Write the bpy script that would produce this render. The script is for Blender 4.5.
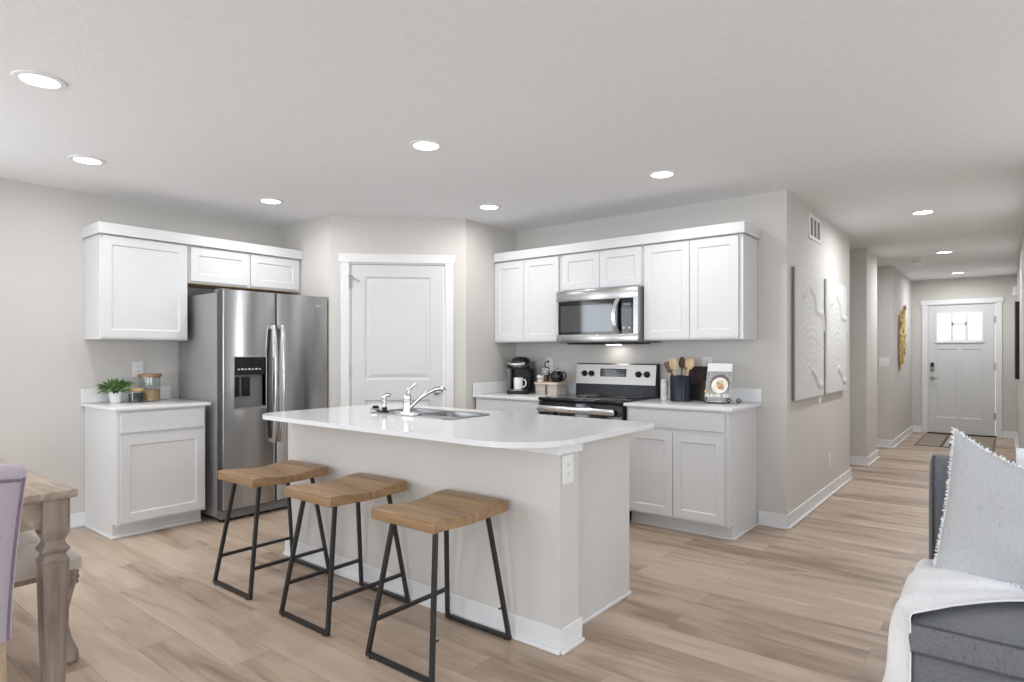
import bpy, bmesh, math, random
from mathutils import Vector, Matrix

random.seed(7)
for _o in list(bpy.data.objects):
    bpy.data.objects.remove(_o)
SC = bpy.context.scene
COL = SC.collection
PI = math.pi
R = math.radians

# ------------------------------------------------------------------ camera
cam_data = bpy.data.cameras.new('camera')
cam = bpy.data.objects.new('camera', cam_data)
COL.objects.link(cam)
SC.camera = cam
cam.location = (0, 0, 1.258)
cam.rotation_euler = (R(90), 0, R(38.58))
cam_data.sensor_width = 36
cam_data.lens = 36 * 620 / 1024
cam_data.shift_y = 13 / 1024
cam_data.clip_start = 0.05

# ------------------------------------------------------------------ exposure / world / daylight
SC.view_settings.view_transform = 'Standard'
SC.view_settings.look = 'None'
SC.view_settings.exposure = 0.05
SC.view_settings.gamma = 1
SC.view_settings.use_curve_mapping = False
SC.cycles.max_bounces = 10
SC.cycles.diffuse_bounces = 6
SC.cycles.glossy_bounces = 4
SC.cycles.transmission_bounces = 8
SC.cycles.sample_clamp_indirect = 4.0
SC.cycles.use_denoising = True
SC.cycles.caustics_reflective = False
SC.cycles.caustics_refractive = False

world = bpy.data.worlds.new('daylight_sky')
SC.world = world
world.use_nodes = True
_bg = world.node_tree.nodes['Background']
_bg.inputs[0].default_value = (0.86, 0.93, 1.0, 1)
_bg.inputs[1].default_value = 1.7


def daylight(name, loc, rot, sx, sy, watts, col=(0.84, 0.92, 1.0), spread=180):
    d = bpy.data.lights.new(name, 'AREA')
    d.shape = 'RECTANGLE'
    d.size, d.size_y = sx, sy
    d.energy = watts
    d.color = col
    d.spread = R(spread)
    o = bpy.data.objects.new(name, d)
    COL.objects.link(o)
    o.location = loc
    o.rotation_euler = rot
    return o


# daylight coming through the windows of the dining and living areas, plus one added streak lamp
daylight('daylight_dining_window', (-5.24, -0.55, 1.45), (0, R(-90), 0), 1.3, 1.7, 36)
daylight('daylight_patio_door', (-3.4, -3.93, 1.08), (R(90), 0, 0), 2.3, 2.0, 66)
daylight('daylight_living_window', (0.9, -3.93, 1.4), (R(90), 0, 0), 2.6, 1.5, 88)
daylight('daylight_side_window', (3.52, 0.2, 1.4), (0, R(90), 0), 1.5, 2.6, 58)
daylight('added_streak_lamp', (1.525, 4.98, 1.23), (R(-90), 0, 0), 0.22, 1.75, 36)  # added lamp in an invented opening, reflected as a streak on the refrigerator


daylight('daylight_door_lights', (-0.575, 12.02, 1.70), (R(-90), 0, 0), 0.9, 0.7, 3)


# ------------------------------------------------------------------ materials


def new_mat(name):
    m = bpy.data.materials.new(name)
    m.use_nodes = True
    nt = m.node_tree
    return m, nt, nt.nodes['Principled BSDF']


def plain(name, col, rough=0.5, metal=0.0, spec=0.5, var=0.03, scale=30.0, bump=0.0, bscale=None,
          coat=0.0, stretch=None, sheen=0.0, aniso=0.0):
    """principled material with a faint noise in colour and an optional bump"""
    m, nt, b = new_mat(name)
    b.inputs['Roughness'].default_value = rough
    b.inputs['Metallic'].default_value = metal
    b.inputs['Specular IOR Level'].default_value = spec
    b.inputs['Coat Weight'].default_value = coat
    b.inputs['Sheen Weight'].default_value = sheen
    b.inputs['Anisotropic'].default_value = aniso
    tc = nt.nodes.new('ShaderNodeTexCoord')
    mp = nt.nodes.new('ShaderNodeMapping')
    nt.links.new(tc.outputs['Object'], mp.inputs['Vector'])
    if stretch:
        mp.inputs['Scale'].default_value = stretch
    nz = nt.nodes.new('ShaderNodeTexNoise')
    nz.inputs['Scale'].default_value = scale
    nz.inputs['Detail'].default_value = 3
    nt.links.new(mp.outputs[0], nz.inputs['Vector'])
    rp = nt.nodes.new('ShaderNodeValToRGB')
    a = [max(0, c * (1 - var)) for c in col]
    z = [min(1, c * (1 + var)) for c in col]
    rp.color_ramp.elements[0].position = 0.3
    rp.color_ramp.elements[1].position = 0.7
    rp.color_ramp.elements[0].color = (*a, 1)
    rp.color_ramp.elements[1].color = (*z, 1)
    nt.links.new(nz.outputs['Fac'], rp.inputs[0])
    nt.links.new(rp.outputs[0], b.inputs['Base Color'])
    if bump:
        n2 = nt.nodes.new('ShaderNodeTexNoise')
        n2.inputs['Scale'].default_value = bscale or scale * 4
        n2.inputs['Detail'].default_value = 4
        nt.links.new(mp.outputs[0], n2.inputs['Vector'])
        bp = nt.nodes.new('ShaderNodeBump')
        bp.inputs['Strength'].default_value = bump
        bp.inputs['Distance'].default_value = 0.01
        nt.links.new(n2.outputs['Fac'], bp.inputs['Height'])
        nt.links.new(bp.outputs[0], b.inputs['Normal'])
    return m


def brushed(m, amount=0.85):
    nt = m.node_tree
    b = nt.nodes['Principled BSDF']
    tn = nt.nodes.new('ShaderNodeTangent')
    tn.direction_type = 'UV_MAP'
    nt.links.new(tn.outputs[0], b.inputs['Tangent'])
    b.inputs['Anisotropic'].default_value = amount
    return m


def thin_glass(name):
    m = bpy.data.materials.new(name)
    m.use_nodes = True
    nt = m.node_tree
    nt.nodes.clear()
    out = nt.nodes.new('ShaderNodeOutputMaterial')
    mix = nt.nodes.new('ShaderNodeMixShader')
    lw = nt.nodes.new('ShaderNodeLayerWeight')
    lw.inputs['Blend'].default_value = 0.5
    pw = nt.nodes.new('ShaderNodeMath')
    pw.operation = 'POWER'
    pw.inputs[1].default_value = 4
    nt.links.new(lw.outputs['Facing'], pw.inputs[0])
    fr = nt.nodes.new('ShaderNodeMath')
    fr.operation = 'MULTIPLY_ADD'
    fr.inputs[1].default_value = 0.45
    fr.inputs[2].default_value = 0.04
    nt.links.new(pw.outputs[0], fr.inputs[0])
    tr = nt.nodes.new('ShaderNodeBsdfTransparent')
    gl = nt.nodes.new('ShaderNodeBsdfGlossy')
    gl.inputs['Roughness'].default_value = 0.02
    tr.inputs[0].default_value = (0.95, 0.97, 0.97, 1)
    nt.links.new(fr.outputs[0], mix.inputs[0])
    nt.links.new(tr.outputs[0], mix.inputs[1])
    nt.links.new(gl.outputs[0], mix.inputs[2])
    nt.links.new(mix.outputs[0], out.inputs[0])
    return m


def emit(name, col, strength):
    m, nt, b = new_mat(name)
    b.inputs['Base Color'].default_value = (0.9, 0.9, 0.9, 1)
    b.inputs['Emission Color'].default_value = (*col, 1)
    b.inputs['Emission Strength'].default_value = strength
    return m


def wood(name, c1, c2, c3, axis='Y', scale=7.0, rough=0.5, bump=0.05):
    m, nt, b = new_mat(name)
    b.inputs['Roughness'].default_value = rough
    tc = nt.nodes.new('ShaderNodeTexCoord')
    mp = nt.nodes.new('ShaderNodeMapping')
    s = {'X': (0.12, 1, 1), 'Y': (1, 0.12, 1), 'Z': (1, 1, 0.12)}[axis]
    mp.inputs['Scale'].default_value = s
    nt.links.new(tc.outputs['Object'], mp.inputs['Vector'])
    nz = nt.nodes.new('ShaderNodeTexNoise')
    nz.inputs['Scale'].default_value = scale * 5
    nz.inputs['Detail'].default_value = 6
    nz.inputs['Distortion'].default_value = 0.8
    nt.links.new(mp.outputs[0], nz.inputs['Vector'])
    rp = nt.nodes.new('ShaderNodeValToRGB')
    e = rp.color_ramp.elements
    e[0].position, e[0].color = 0.28, (*c1, 1)
    e[1].position, e[1].color = 0.72, (*c3, 1)
    k = e.new(0.5)
    k.color = (*c2, 1)
    nt.links.new(nz.outputs['Fac'], rp.inputs[0])
    nt.links.new(rp.outputs[0], b.inputs['Base Color'])
    bp = nt.nodes.new('ShaderNodeBump')
    bp.inputs['Strength'].default_value = bump
    bp.inputs['Distance'].default_value = 0.01
    nt.links.new(nz.outputs['Fac'], bp.inputs['Height'])
    nt.links.new(bp.outputs[0], b.inputs['Normal'])
    return m


def fabric(name, c1, c2, scale=500.0, rough=0.95, bump=0.25, sheen=0.2, blotch=0.0):
    m, nt, b = new_mat(name)
    b.inputs['Roughness'].default_value = rough
    b.inputs['Specular IOR Level'].default_value = 0.15
    b.inputs['Sheen Weight'].default_value = sheen
    tc = nt.nodes.new('ShaderNodeTexCoord')
    cols = []
    for sc in ((1, 0.12, 0.12), (0.12, 1, 1)):
        mp = nt.nodes.new('ShaderNodeMapping')
        mp.inputs['Scale'].default_value = sc
        nt.links.new(tc.outputs['Object'], mp.inputs['Vector'])
        nz = nt.nodes.new('ShaderNodeTexNoise')
        nz.inputs['Scale'].default_value = scale
        nz.inputs['Detail'].default_value = 2
        nt.links.new(mp.outputs[0], nz.inputs['Vector'])
        cols.append(nz.outputs['Fac'])
    ad = nt.nodes.new('ShaderNodeMath')
    ad.operation = 'ADD'
    nt.links.new(cols[0], ad.inputs[0])
    nt.links.new(cols[1], ad.inputs[1])
    src = ad.outputs[0]
    if blotch:
        n3 = nt.nodes.new('ShaderNodeTexNoise')
        n3.inputs['Scale'].default_value = 9
        n3.inputs['Detail'].default_value = 3
        nt.links.new(tc.outputs['Object'], n3.inputs['Vector'])
        mu = nt.nodes.new('ShaderNodeMath')
        mu.operation = 'MULTIPLY_ADD'
        mu.inputs[1].default_value = blotch
        nt.links.new(n3.outputs['Fac'], mu.inputs[0])
        nt.links.new(src, mu.inputs[2])
        src = mu.outputs[0]
    rp = nt.nodes.new('ShaderNodeValToRGB')
    rp.color_ramp.elements[0].position = 0.72
    rp.color_ramp.elements[1].position = 1.0
    if blotch:
        rp.color_ramp.elements[0].position = 0.72 + blotch * 0.35
        rp.color_ramp.elements[1].position = 1.0
        rp.color_ramp.elements[1].position = min(1.0, 0.95 + blotch * 0.6)
    rp.color_ramp.elements[0].color = (*c1, 1)
    rp.color_ramp.elements[1].color = (*c2, 1)
    nt.links.new(src, rp.inputs[0])
    nt.links.new(rp.outputs[0], b.inputs['Base Color'])
    bp = nt.nodes.new('ShaderNodeBump')
    bp.inputs['Strength'].default_value = bump
    bp.inputs['Distance'].default_value = 0.004
    nt.links.new(ad.outputs[0], bp.inputs['Height'])
    nt.links.new(bp.outputs[0], b.inputs['Normal'])
    return m


def plank_floor():
    m, nt, b = new_mat('light_oak_planks')
    L = nt.links
    b.inputs['Roughness'].default_value = 0.42
    b.inputs['Specular IOR Level'].default_value = 0.4
    tc = nt.nodes.new('ShaderNodeTexCoord')
    bk = nt.nodes.new('ShaderNodeTexBrick')
    bk.offset = 0.37
    bk.inputs['Color1'].default_value = (0, 0, 0, 1)
    bk.inputs['Color2'].default_value = (1, 1, 1, 1)
    bk.inputs['Mortar'].default_value = (0.5, 0.5, 0.5, 1)
    bk.inputs['Scale'].default_value = 1
    bk.inputs['Mortar Size'].default_value = 0.0012
    bk.inputs['Mortar Smooth'].default_value = 0.1
    bk.inputs['Brick Width'].default_value = 1.22
    bk.inputs['Row Height'].default_value = 0.178
    L.new(tc.outputs['Object'], bk.inputs['Vector'])
    # per-plank shift of the grain
    sep = nt.nodes.new('ShaderNodeSeparateColor')
    L.new(bk.outputs['Color'], sep.inputs[0])
    sh = nt.nodes.new('ShaderNodeVectorMath')
    sh.operation = 'SCALE'
    sh.inputs[0].default_value = (13.1, 7.7, 3.3)
    L.new(sep.outputs[0], sh.inputs['Scale'])
    ad = nt.nodes.new('ShaderNodeVectorMath')
    ad.operation = 'ADD'
    L.new(tc.outputs['Object'], ad.inputs[0])
    L.new(sh.outputs[0], ad.inputs[1])

    def grain(scale, vec, det, dist):
        mp = nt.nodes.new('ShaderNodeMapping')
        mp.inputs['Scale'].default_value = vec
        L.new(ad.outputs[0], mp.inputs['Vector'])
        nz = nt.nodes.new('ShaderNodeTexNoise')
        nz.inputs['Scale'].default_value = scale
        nz.inputs['Detail'].default_value = det
        nz.inputs['Distortion'].default_value = dist
        L.new(mp.outputs[0], nz.inputs['Vector'])
        return nz.outputs['Fac']
    g1 = grain(3.2, (0.45, 2.6, 1), 3, 0.9)
    g2 = grain(22.0, (0.10, 3.0, 1), 5, 0.4)

    def math_(op, a, bb, c=None):
        n = nt.nodes.new('ShaderNodeMath')
        n.operation = op
        for i, v in enumerate((a, bb, c)):
            if v is None:
                continue
            if isinstance(v, (int, float)):
                n.inputs[i].default_value = v
            else:
                L.new(v, n.inputs[i])
        return n.outputs[0]
    f = math_('MULTIPLY_ADD', g1, 0.78, math_('MULTIPLY', g2, 0.22))
    f = math_('MULTIPLY_ADD', math_('SUBTRACT', sep.outputs[0], 0.5), 0.27, f)
    rp = nt.nodes.new('ShaderNodeValToRGB')
    e = rp.color_ramp.elements
    e[0].position, e[0].color = 0.26, FLOOR_DARK
    e[1].position, e[1].color = 0.72, FLOOR_LIGHT
    k = e.new(0.48)
    k.color = FLOOR_MID
    L.new(f, rp.inputs[0])
    mix = nt.nodes.new('ShaderNodeMix')
    mix.data_type = 'RGBA'
    mix.inputs[7].default_value = (0.33, 0.245, 0.18, 1)
    L.new(bk.outputs['Fac'], mix.inputs[0])
    L.new(rp.outputs[0], mix.inputs[6])
    L.new(mix.outputs[2], b.inputs['Base Color'])
    bp = nt.nodes.new('ShaderNodeBump')
    bp.inputs['Strength'].default_value = 0.06
    bp.inputs['Distance'].default_value = 0.005
    L.new(g2, bp.inputs['Height'])
    L.new(bp.outputs[0], b.inputs['Normal'])
    return m


FLOOR_DARK = (0.245, 0.172, 0.122, 1)
FLOOR_MID = (0.455, 0.347, 0.265, 1)
FLOOR_LIGHT = (0.57, 0.455, 0.36, 1)

M = {}
M['wall'] = plain('greige_wall_paint', (0.61, 0.587, 0.557), 0.85, spec=0.2, var=0.012, scale=3, bump=0.04, bscale=220)
M['ceiling'] = plain('flat_white_ceiling', (0.84, 0.85, 0.865), 0.95, spec=0.1, var=0.02, scale=40, bump=0.12, bscale=90)
M['trim'] = plain('white_trim_paint', (0.76, 0.765, 0.77), 0.45, var=0.01)
M['cab'] = plain('white_cabinet_paint', (0.68, 0.688, 0.696), 0.38, var=0.008)
M['door'] = plain('white_door_paint', (0.65, 0.655, 0.66), 0.5, var=0.008)
M['quartz'] = plain('white_quartz', (0.77, 0.775, 0.78), 0.14, var=0.05, scale=160)
M['floor'] = plank_floor()
M['maple'] = wood('raw_maple', (0.42, 0.27, 0.13), (0.5, 0.33, 0.17), (0.56, 0.39, 0.22), 'Y', 4)
M['steel'] = plain('brushed_steel', (0.43, 0.43, 0.428), 0.21, 1.0, var=0.06, scale=60, stretch=(1, 1, 0.02), bump=0.05, bscale=5)
brushed(M['steel'])
M['steelh'] = plain('brushed_steel_horizontal', (0.44, 0.435, 0.425), 0.25, 1.0, var=0.06, scale=60, stretch=(0.03, 1, 1))
M['sink'] = plain('satin_sink_steel', (0.27, 0.27, 0.27), 0.32, 1.0, var=0.05)
M['chrome'] = plain('polished_chrome', (0.62, 0.62, 0.63), 0.08, 1.0, var=0.01)
M['nickel'] = plain('satin_nickel', (0.42, 0.41, 0.40), 0.3, 1.0, var=0.03)
M['handle'] = plain('bright_steel_handle', (0.74, 0.73, 0.71), 0.2, 1.0, var=0.03)
M['grey_case'] = plain('grey_appliance_paint', (0.27, 0.27, 0.275), 0.45, var=0.03)
M['door_edge'] = plain('dark_door_edge', (0.075, 0.075, 0.078), 0.5, spec=0.2)
M['black_enamel'] = plain('black_enamel', (0.006, 0.006, 0.009), 0.25, spec=0.25)
M['panel_steel'] = plain('warm_control_steel', (0.36, 0.35, 0.335), 0.32, 1.0, var=0.06, scale=60, stretch=(0.03, 1, 1))
M['blackgloss'] = plain('black_glass', (0.008, 0.008, 0.01), 0.06, var=0.02)
M['blackmid'] = plain('black_plastic', (0.012, 0.012, 0.013), 0.4, var=0.05, spec=0.25)
M['window_glass'] = plain('dark_oven_window', (0.05, 0.052, 0.055), 0.05, var=0.05, spec=0.8)
M['greyplastic'] = plain('grey_plastic', (0.17, 0.17, 0.175), 0.4, var=0.03)
M['whiteplastic'] = plain('white_plastic', (0.78, 0.78, 0.77), 0.35, var=0.01)
M['display'] = plain('lit_display', (0.10, 0.16, 0.22), 0.2)
M['seatwood'] = wood('walnut_stained_seat', (0.20, 0.115, 0.055), (0.31, 0.19, 0.095), (0.40, 0.255, 0.135), 'X', 5, 0.42)
M['blackmetal'] = plain('black_powder_coat', (0.03, 0.03, 0.031), 0.42, 0.3, var=0.08, scale=80)
M['ceramic'] = plain('white_ceramic', (0.82, 0.82, 0.80), 0.2, var=0.01)
M['leaf'] = plain('green_leaves', (0.13, 0.235, 0.075), 0.5, var=0.6, scale=60)
M['soil'] = plain('potting_soil', (0.04, 0.03, 0.02), 0.95, var=0.3)
M['thin'] = thin_glass('window_pane_glass')
M['lidwood'] = wood('acacia_lid', (0.20, 0.105, 0.06), (0.28, 0.155, 0.09), (0.35, 0.21, 0.13), 'X', 8)
M['bamboo'] = wood('bamboo_lid', (0.44, 0.26, 0.11), (0.52, 0.33, 0.15), (0.58, 0.39, 0.2), 'X', 8)
M['chairwood'] = wood('limed_oak_chair_legs', (0.34, 0.24, 0.16), (0.43, 0.32, 0.22), (0.5, 0.39, 0.29), 'Z', 6)
M['snack'] = plain('tan_snacks', (0.52, 0.33, 0.17), 0.8, var=0.35, scale=120, bump=0.6)
M['coffee'] = plain('dark_coffee_beans', (0.03, 0.028, 0.03), 0.5, var=0.5, scale=150, bump=0.5)
M['navy'] = plain('navy_glazed_stoneware', (0.010, 0.016, 0.028), 0.3, spec=0.3, var=0.1)
M['spoon'] = wood('pale_beech', (0.48, 0.33, 0.18), (0.6, 0.44, 0.27), (0.68, 0.53, 0.35), 'Z', 6)
M['darkspoon'] = wood('dark_walnut_spoon', (0.07, 0.035, 0.02), (0.12, 0.06, 0.03), (0.17, 0.09, 0.05), 'Z', 6)
M['board'] = plain('dark_mottled_board', (0.035, 0.024, 0.022), 0.45, var=0.6, scale=40)
M['washed'] = wood('weathered_oak', (0.27, 0.21, 0.16), (0.38, 0.305, 0.24), (0.48, 0.395, 0.32), 'X', 5, 0.6)
M['washedz'] = wood('weathered_oak_legs', (0.20, 0.16, 0.125), (0.29, 0.235, 0.19), (0.37, 0.315, 0.26), 'Z', 5, 0.6)
M['linen'] = fabric('oat_linen', (0.42, 0.37, 0.32), (0.56, 0.51, 0.46), 420, blotch=0.2)
M['lavender'] = fabric('lavender_velvet', (0.32, 0.265, 0.335), (0.46, 0.405, 0.47), 300, sheen=0.6, bump=0.08, blotch=0.5)
M['piping'] = plain('dusky_mauve_piping', (0.20, 0.155, 0.21), 0.8, var=0.1)
M['sofa'] = fabric('charcoal_tweed', (0.10, 0.106, 0.118), (0.175, 0.18, 0.195), 620, bump=0.12)
M['sofapipe'] = plain('dark_sofa_piping', (0.075, 0.078, 0.088), 0.9, var=0.1)
M['greylinen'] = fabric('light_grey_linen', (0.33, 0.34, 0.355), (0.48, 0.49, 0.50), 420, blotch=0.2, bump=0.08)
M['whitecloth'] = fabric('white_knit_throw', (0.74, 0.75, 0.77), (0.84, 0.84, 0.85), 260, bump=0.15)
M['plaster'] = plain('white_plaster_relief', (0.64, 0.635, 0.62), 0.9, var=0.03, scale=12, bump=0.35, bscale=70)
M['gold'] = plain('brushed_gold', (0.72, 0.48, 0.11), 0.38, 0.85, var=0.15, scale=20)
M['rugfield'] = fabric('taupe_flatweave', (0.21, 0.17, 0.135), (0.31, 0.26, 0.21), 90, bump=0.3)
M['rugdark'] = fabric('black_flatweave', (0.02, 0.018, 0.018), (0.05, 0.045, 0.042), 90, bump=0.3)
M['rugcream'] = fabric('cream_flatweave', (0.4, 0.36, 0.31), (0.5, 0.46, 0.41), 90, bump=0.3)
M['rugborder'] = fabric('brown_rug_border', (0.10, 0.065, 0.045), (0.16, 0.11, 0.08), 90, bump=0.3)
M['lamp'] = emit('led_diffuser', (1.0, 0.97, 0.92), 9)
M['paper'] = plain('cover_white_paper', (0.74, 0.74, 0.73), 0.4, var=0.02)
M['photo_grey'] = plain('cover_photo_grey', (0.30, 0.295, 0.29), 0.4, var=0.35, scale=45)
M['bowl_rim'] = plain('cover_photo_bowl', (0.13, 0.11, 0.085), 0.4, var=0.3)
M['food'] = plain('cover_photo_food', (0.60, 0.40, 0.20), 0.4, var=0.5, scale=70)
M['food_pale'] = plain('cover_photo_pale_food', (0.75, 0.66, 0.52), 0.4, var=0.3, scale=60)
M['wire'] = plain('black_wire', (0.02, 0.02, 0.022), 0.35, 0.6, var=0.05)
M['marble'] = plain('white_marble_shaker', (0.68, 0.66, 0.63), 0.3, var=0.18, scale=30)
M['riser'] = wood('whitewashed_riser', (0.36, 0.31, 0.27), (0.46, 0.41, 0.37), (0.56, 0.51, 0.47), 'X', 6)
M['risertop'] = wood('pale_riser_top', (0.55, 0.42, 0.31), (0.65, 0.52, 0.4), (0.72, 0.6, 0.48), 'X', 6)
M['tea'] = plain('brewed_coffee', (0.10, 0.05, 0.025), 0.2, var=0.2)
M['dark_slot'] = plain('vent_shadow_duct', (0.26, 0.26, 0.26), 0.8)
M['canvas_beige'] = plain('pale_framed_print', (0.55, 0.52, 0.47), 0.6, var=0.05)
M['threshold'] = plain('bronze_threshold', (0.05, 0.04, 0.035), 0.4, 0.5)


# ------------------------------------------------------------------ mesh helpers
class MB:
    """collects shapes and links them as ONE mesh object"""

    def __init__(s):
        s.b = bmesh.new()
        s.mi = 0

    def _tag(s, faces):
        for f in faces:
            f.material_index = s.mi

    def box(s, x0, x1, y0, y1, z0, z1, bev=0.0, seg=2, mat=None):
        r = bmesh.ops.create_cube(s.b, size=1)
        vs = r['verts']
        for v in vs:
            v.co = Vector(((x0 + x1) / 2 + v.co.x * (x1 - x0), (y0 + y1) / 2 + v.co.y * (y1 - y0),
                           (z0 + z1) / 2 + v.co.z * (z1 - z0)))
        fs = {f for v in vs for f in v.link_faces}
        s._tag(fs)
        if bev > 0:
            es = list({e for v in vs for e in v.link_edges})
            r = bmesh.ops.bevel(s.b, geom=es, offset=bev, segments=seg, profile=0.5, affect='EDGES')
            vs = list({v for f in r['faces'] for v in f.verts} | {v for v in vs if v.is_valid})
            s._tag(r['faces'])
        if mat is not None:
            bmesh.ops.transform(s.b, matrix=mat, verts=[v for v in vs if v.is_valid])
        return s

    def prism(s, poly, z0, z1, bev=0.0, seg=2, mat=None):
        vb = [s.b.verts.new((p[0], p[1], z0)) for p in poly]
        vt = [s.b.verts.new((p[0], p[1], z1)) for p in poly]
        n = len(poly)
        fb = s.b.faces.new(list(reversed(vb)))
        ft = s.b.faces.new(vt)
        fs = [fb, ft]
        for i in range(n):
            fs.append(s.b.faces.new((vb[i], vb[(i + 1) % n], vt[(i + 1) % n], vt[i])))
        s._tag(fs)
        vs = vb + vt
        if bev > 0:
            es = list(ft.edges) + list(fb.edges)
            r = bmesh.ops.bevel(s.b, geom=es, offset=bev, segments=seg, profile=0.5, affect='EDGES')
            s._tag(r['faces'])
            vs = list({v for f in r['faces'] for v in f.verts} | {v for v in vs if v.is_valid})
        if mat is not None:
            bmesh.ops.transform(s.b, matrix=mat, verts=[v for v in vs if v.is_valid])
        return s

    def tube(s, pts, r, n=10, cap=True, square=False, closed=False):
        pts = [Vector(p) for p in pts]
        m = len(pts)
        rr = r if isinstance(r, (list, tuple)) else [r] * m
        rings = []
        up = None
        for i, p in enumerate(pts):
            if closed:
                d = (pts[(i + 1) % m] - pts[i - 1]).normalized()
            else:
                d = (pts[min(i + 1, m - 1)] - pts[max(i - 1, 0)]).normalized()
            if up is None:
                up = Vector((0, 0, 1)) if abs(d.z) < 0.9 else Vector((0, 1, 0))
            a = d.cross(up).normalized()
            c = a.cross(d).normalized()
            up = c
            ring = []
            for k in range(n):
                t = 2 * PI * k / n + (PI / 4 if square else 0)
                ring.append(s.b.verts.new(p + (a * math.cos(t) + c * math.sin(t)) * rr[i]))
            rings.append(ring)
        fs = []
        last = m if closed else m - 1
        for i in range(last):
            A, B = rings[i], rings[(i + 1) % m]
            for k in range(n):
                fs.append(s.b.faces.new((A[k], A[(k + 1) % n], B[(k + 1) % n], B[k])))
        if cap and not closed:
            fs.append(s.b.faces.new(list(reversed(rings[0]))))
            fs.append(s.b.faces.new(rings[-1]))
        s._tag(fs)
        return s

    def lathe(s, prof, c=(0, 0, 0), n=24, cap=True, mat=None, square=False):
        """prof: list of (radius, z) from bottom to top"""
        rings = []
        for (r, z) in prof:
            rings.append([s.b.verts.new((c[0] + r * math.cos(2 * PI * k / n + (PI / 4 if square else 0)),
                                         c[1] + r * math.sin(2 * PI * k / n + (PI / 4 if square else 0)),
                                         c[2] + z)) for k in range(n)])
        fs = []
        for A, B in zip(rings, rings[1:]):
            for k in range(n):
                fs.append(s.b.faces.new((A[k], A[(k + 1) % n], B[(k + 1) % n], B[k])))
        if cap:
            fs.append(s.b.faces.new(list(reversed(rings[0]))))
            fs.append(s.b.faces.new(rings[-1]))
        s._tag(fs)
        if mat is not None:
            bmesh.ops.transform(s.b, matrix=mat, verts=[v for r_ in rings for v in r_])
        return s

    def ball(s, c, r, sc=(1, 1, 1), u=14, v=9, mat=None):
        rr = bmesh.ops.create_uvsphere(s.b, u_segments=u, v_segments=v, radius=r)
        for w in rr['verts']:
            w.co = Vector((w.co.x * sc[0], w.co.y * sc[1], w.co.z * sc[2]))
            if mat is not None:
                w.co = mat @ w.co
            w.co += Vector(c)
        s._tag({f for w in rr['verts'] for f in w.link_faces})
        return s

    def quad(s, *pts):
        s._tag([s.b.faces.new([s.b.verts.new(p) for p in pts])])
        return s

    def grid(s, f, nu, nv, closed_u=False):
        """f(i/nu, j/nv) -> point"""
        vs = [[s.b.verts.new(f(i / nu, j / nv)) for j in range(nv + 1)] for i in range(nu + (0 if closed_u else 1))]
        fs = []
        m = len(vs)
        for i in range(nu):
            for j in range(nv):
                a, c = vs[i], vs[(i + 1) % m]
                fs.append(s.b.faces.new((a[j], c[j], c[j + 1], a[j + 1])))
        s._tag(fs)
        return vs

    def build(s, name, mat, parent=None, smooth=True, angle=35, loc=(0, 0, 0), rz=0.0, fix=True):
        if fix:
            bmesh.ops.recalc_face_normals(s.b, faces=s.b.faces)
        me = bpy.data.meshes.new(name)
        s.b.to_mesh(me)
        s.b.free()
        for m in (mat if isinstance(mat, (list, tuple)) else [mat]):
            me.materials.append(m)
        if smooth:
            for p in me.polygons:
                p.use_smooth = True
            me.set_sharp_from_angle(angle=R(angle))
        o = bpy.data.objects.new(name, me)
        COL.objects.link(o)
        o.location = loc
        o.rotation_euler = (0, 0, rz)
        if parent is not None:
            o.parent = parent
        return o


def cut(o, mb):
    """subtract the shapes of mb (in o's local space) from o's mesh"""
    bmesh.ops.recalc_face_normals(mb.b, faces=mb.b.faces)
    me = bpy.data.meshes.new('cutter')
    mb.b.to_mesh(me)
    mb.b.free()
    c = bpy.data.objects.new('cutter', me)
    COL.objects.link(c)
    par, loc, rot = o.parent, o.location.copy(), o.rotation_euler.copy()
    o.parent = None
    o.location = (0, 0, 0)
    o.rotation_euler = (0, 0, 0)
    md = o.modifiers.new('cut', 'BOOLEAN')
    md.operation = 'DIFFERENCE'
    md.solver = 'EXACT'
    md.object = c
    bpy.context.view_layer.update()
    dg = bpy.context.evaluated_depsgraph_get()
    nm = bpy.data.meshes.new_from_object(o.evaluated_get(dg))
    o.modifiers.clear()
    nm.name = o.data.name
    o.data = nm
    bpy.data.objects.remove(c)
    o.parent = par
    o.location = loc
    o.rotation_euler = rot


def brush(o):
    """UVs that run the brushing sideways, so reflections smear vertically"""
    uv = o.data.uv_layers.new(name='brushing')
    for l in o.data.loops:
        c = o.data.vertices[l.vertex_index].co
        uv.data[l.index].uv = (c.z, c.x + c.y * 0.3)


def tag(o, label, cat, group=None, kind=None):
    o['label'] = label
    o['category'] = cat
    if group:
        o['group'] = group
    if kind:
        o['kind'] = kind
    return o


def thing(name, label, cat, loc=(0, 0, 0), rz=0.0, group=None):
    o = bpy.data.objects.new(name, None)
    COL.objects.link(o)
    o.location = loc
    o.rotation_euler = (0, 0, rz)
    o.empty_display_size = 0.1
    return tag(o, label, cat, group)


def struct(name, mb, mat, label, cat, parent=None, loc=(0, 0, 0), rz=0.0, smooth=False):
    o = mb.build(name, mat, parent, smooth=smooth, loc=loc, rz=rz)
    if parent is None:
        o['kind'] = 'structure'
        o['label'] = label
        o['category'] = cat
    return o


def dup(root, loc, rz=0.0, label=None):
    r = root.copy()
    COL.objects.link(r)
    r.location = loc
    r.rotation_euler = (0, 0, rz)
    if label:
        r['label'] = label
    for ch in list(root.children):
        c = ch.copy()
        COL.objects.link(c)
        c.parent = r
        for g in list(ch.children):
            d = g.copy()
            COL.objects.link(d)
            d.parent = c
    return r


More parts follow.
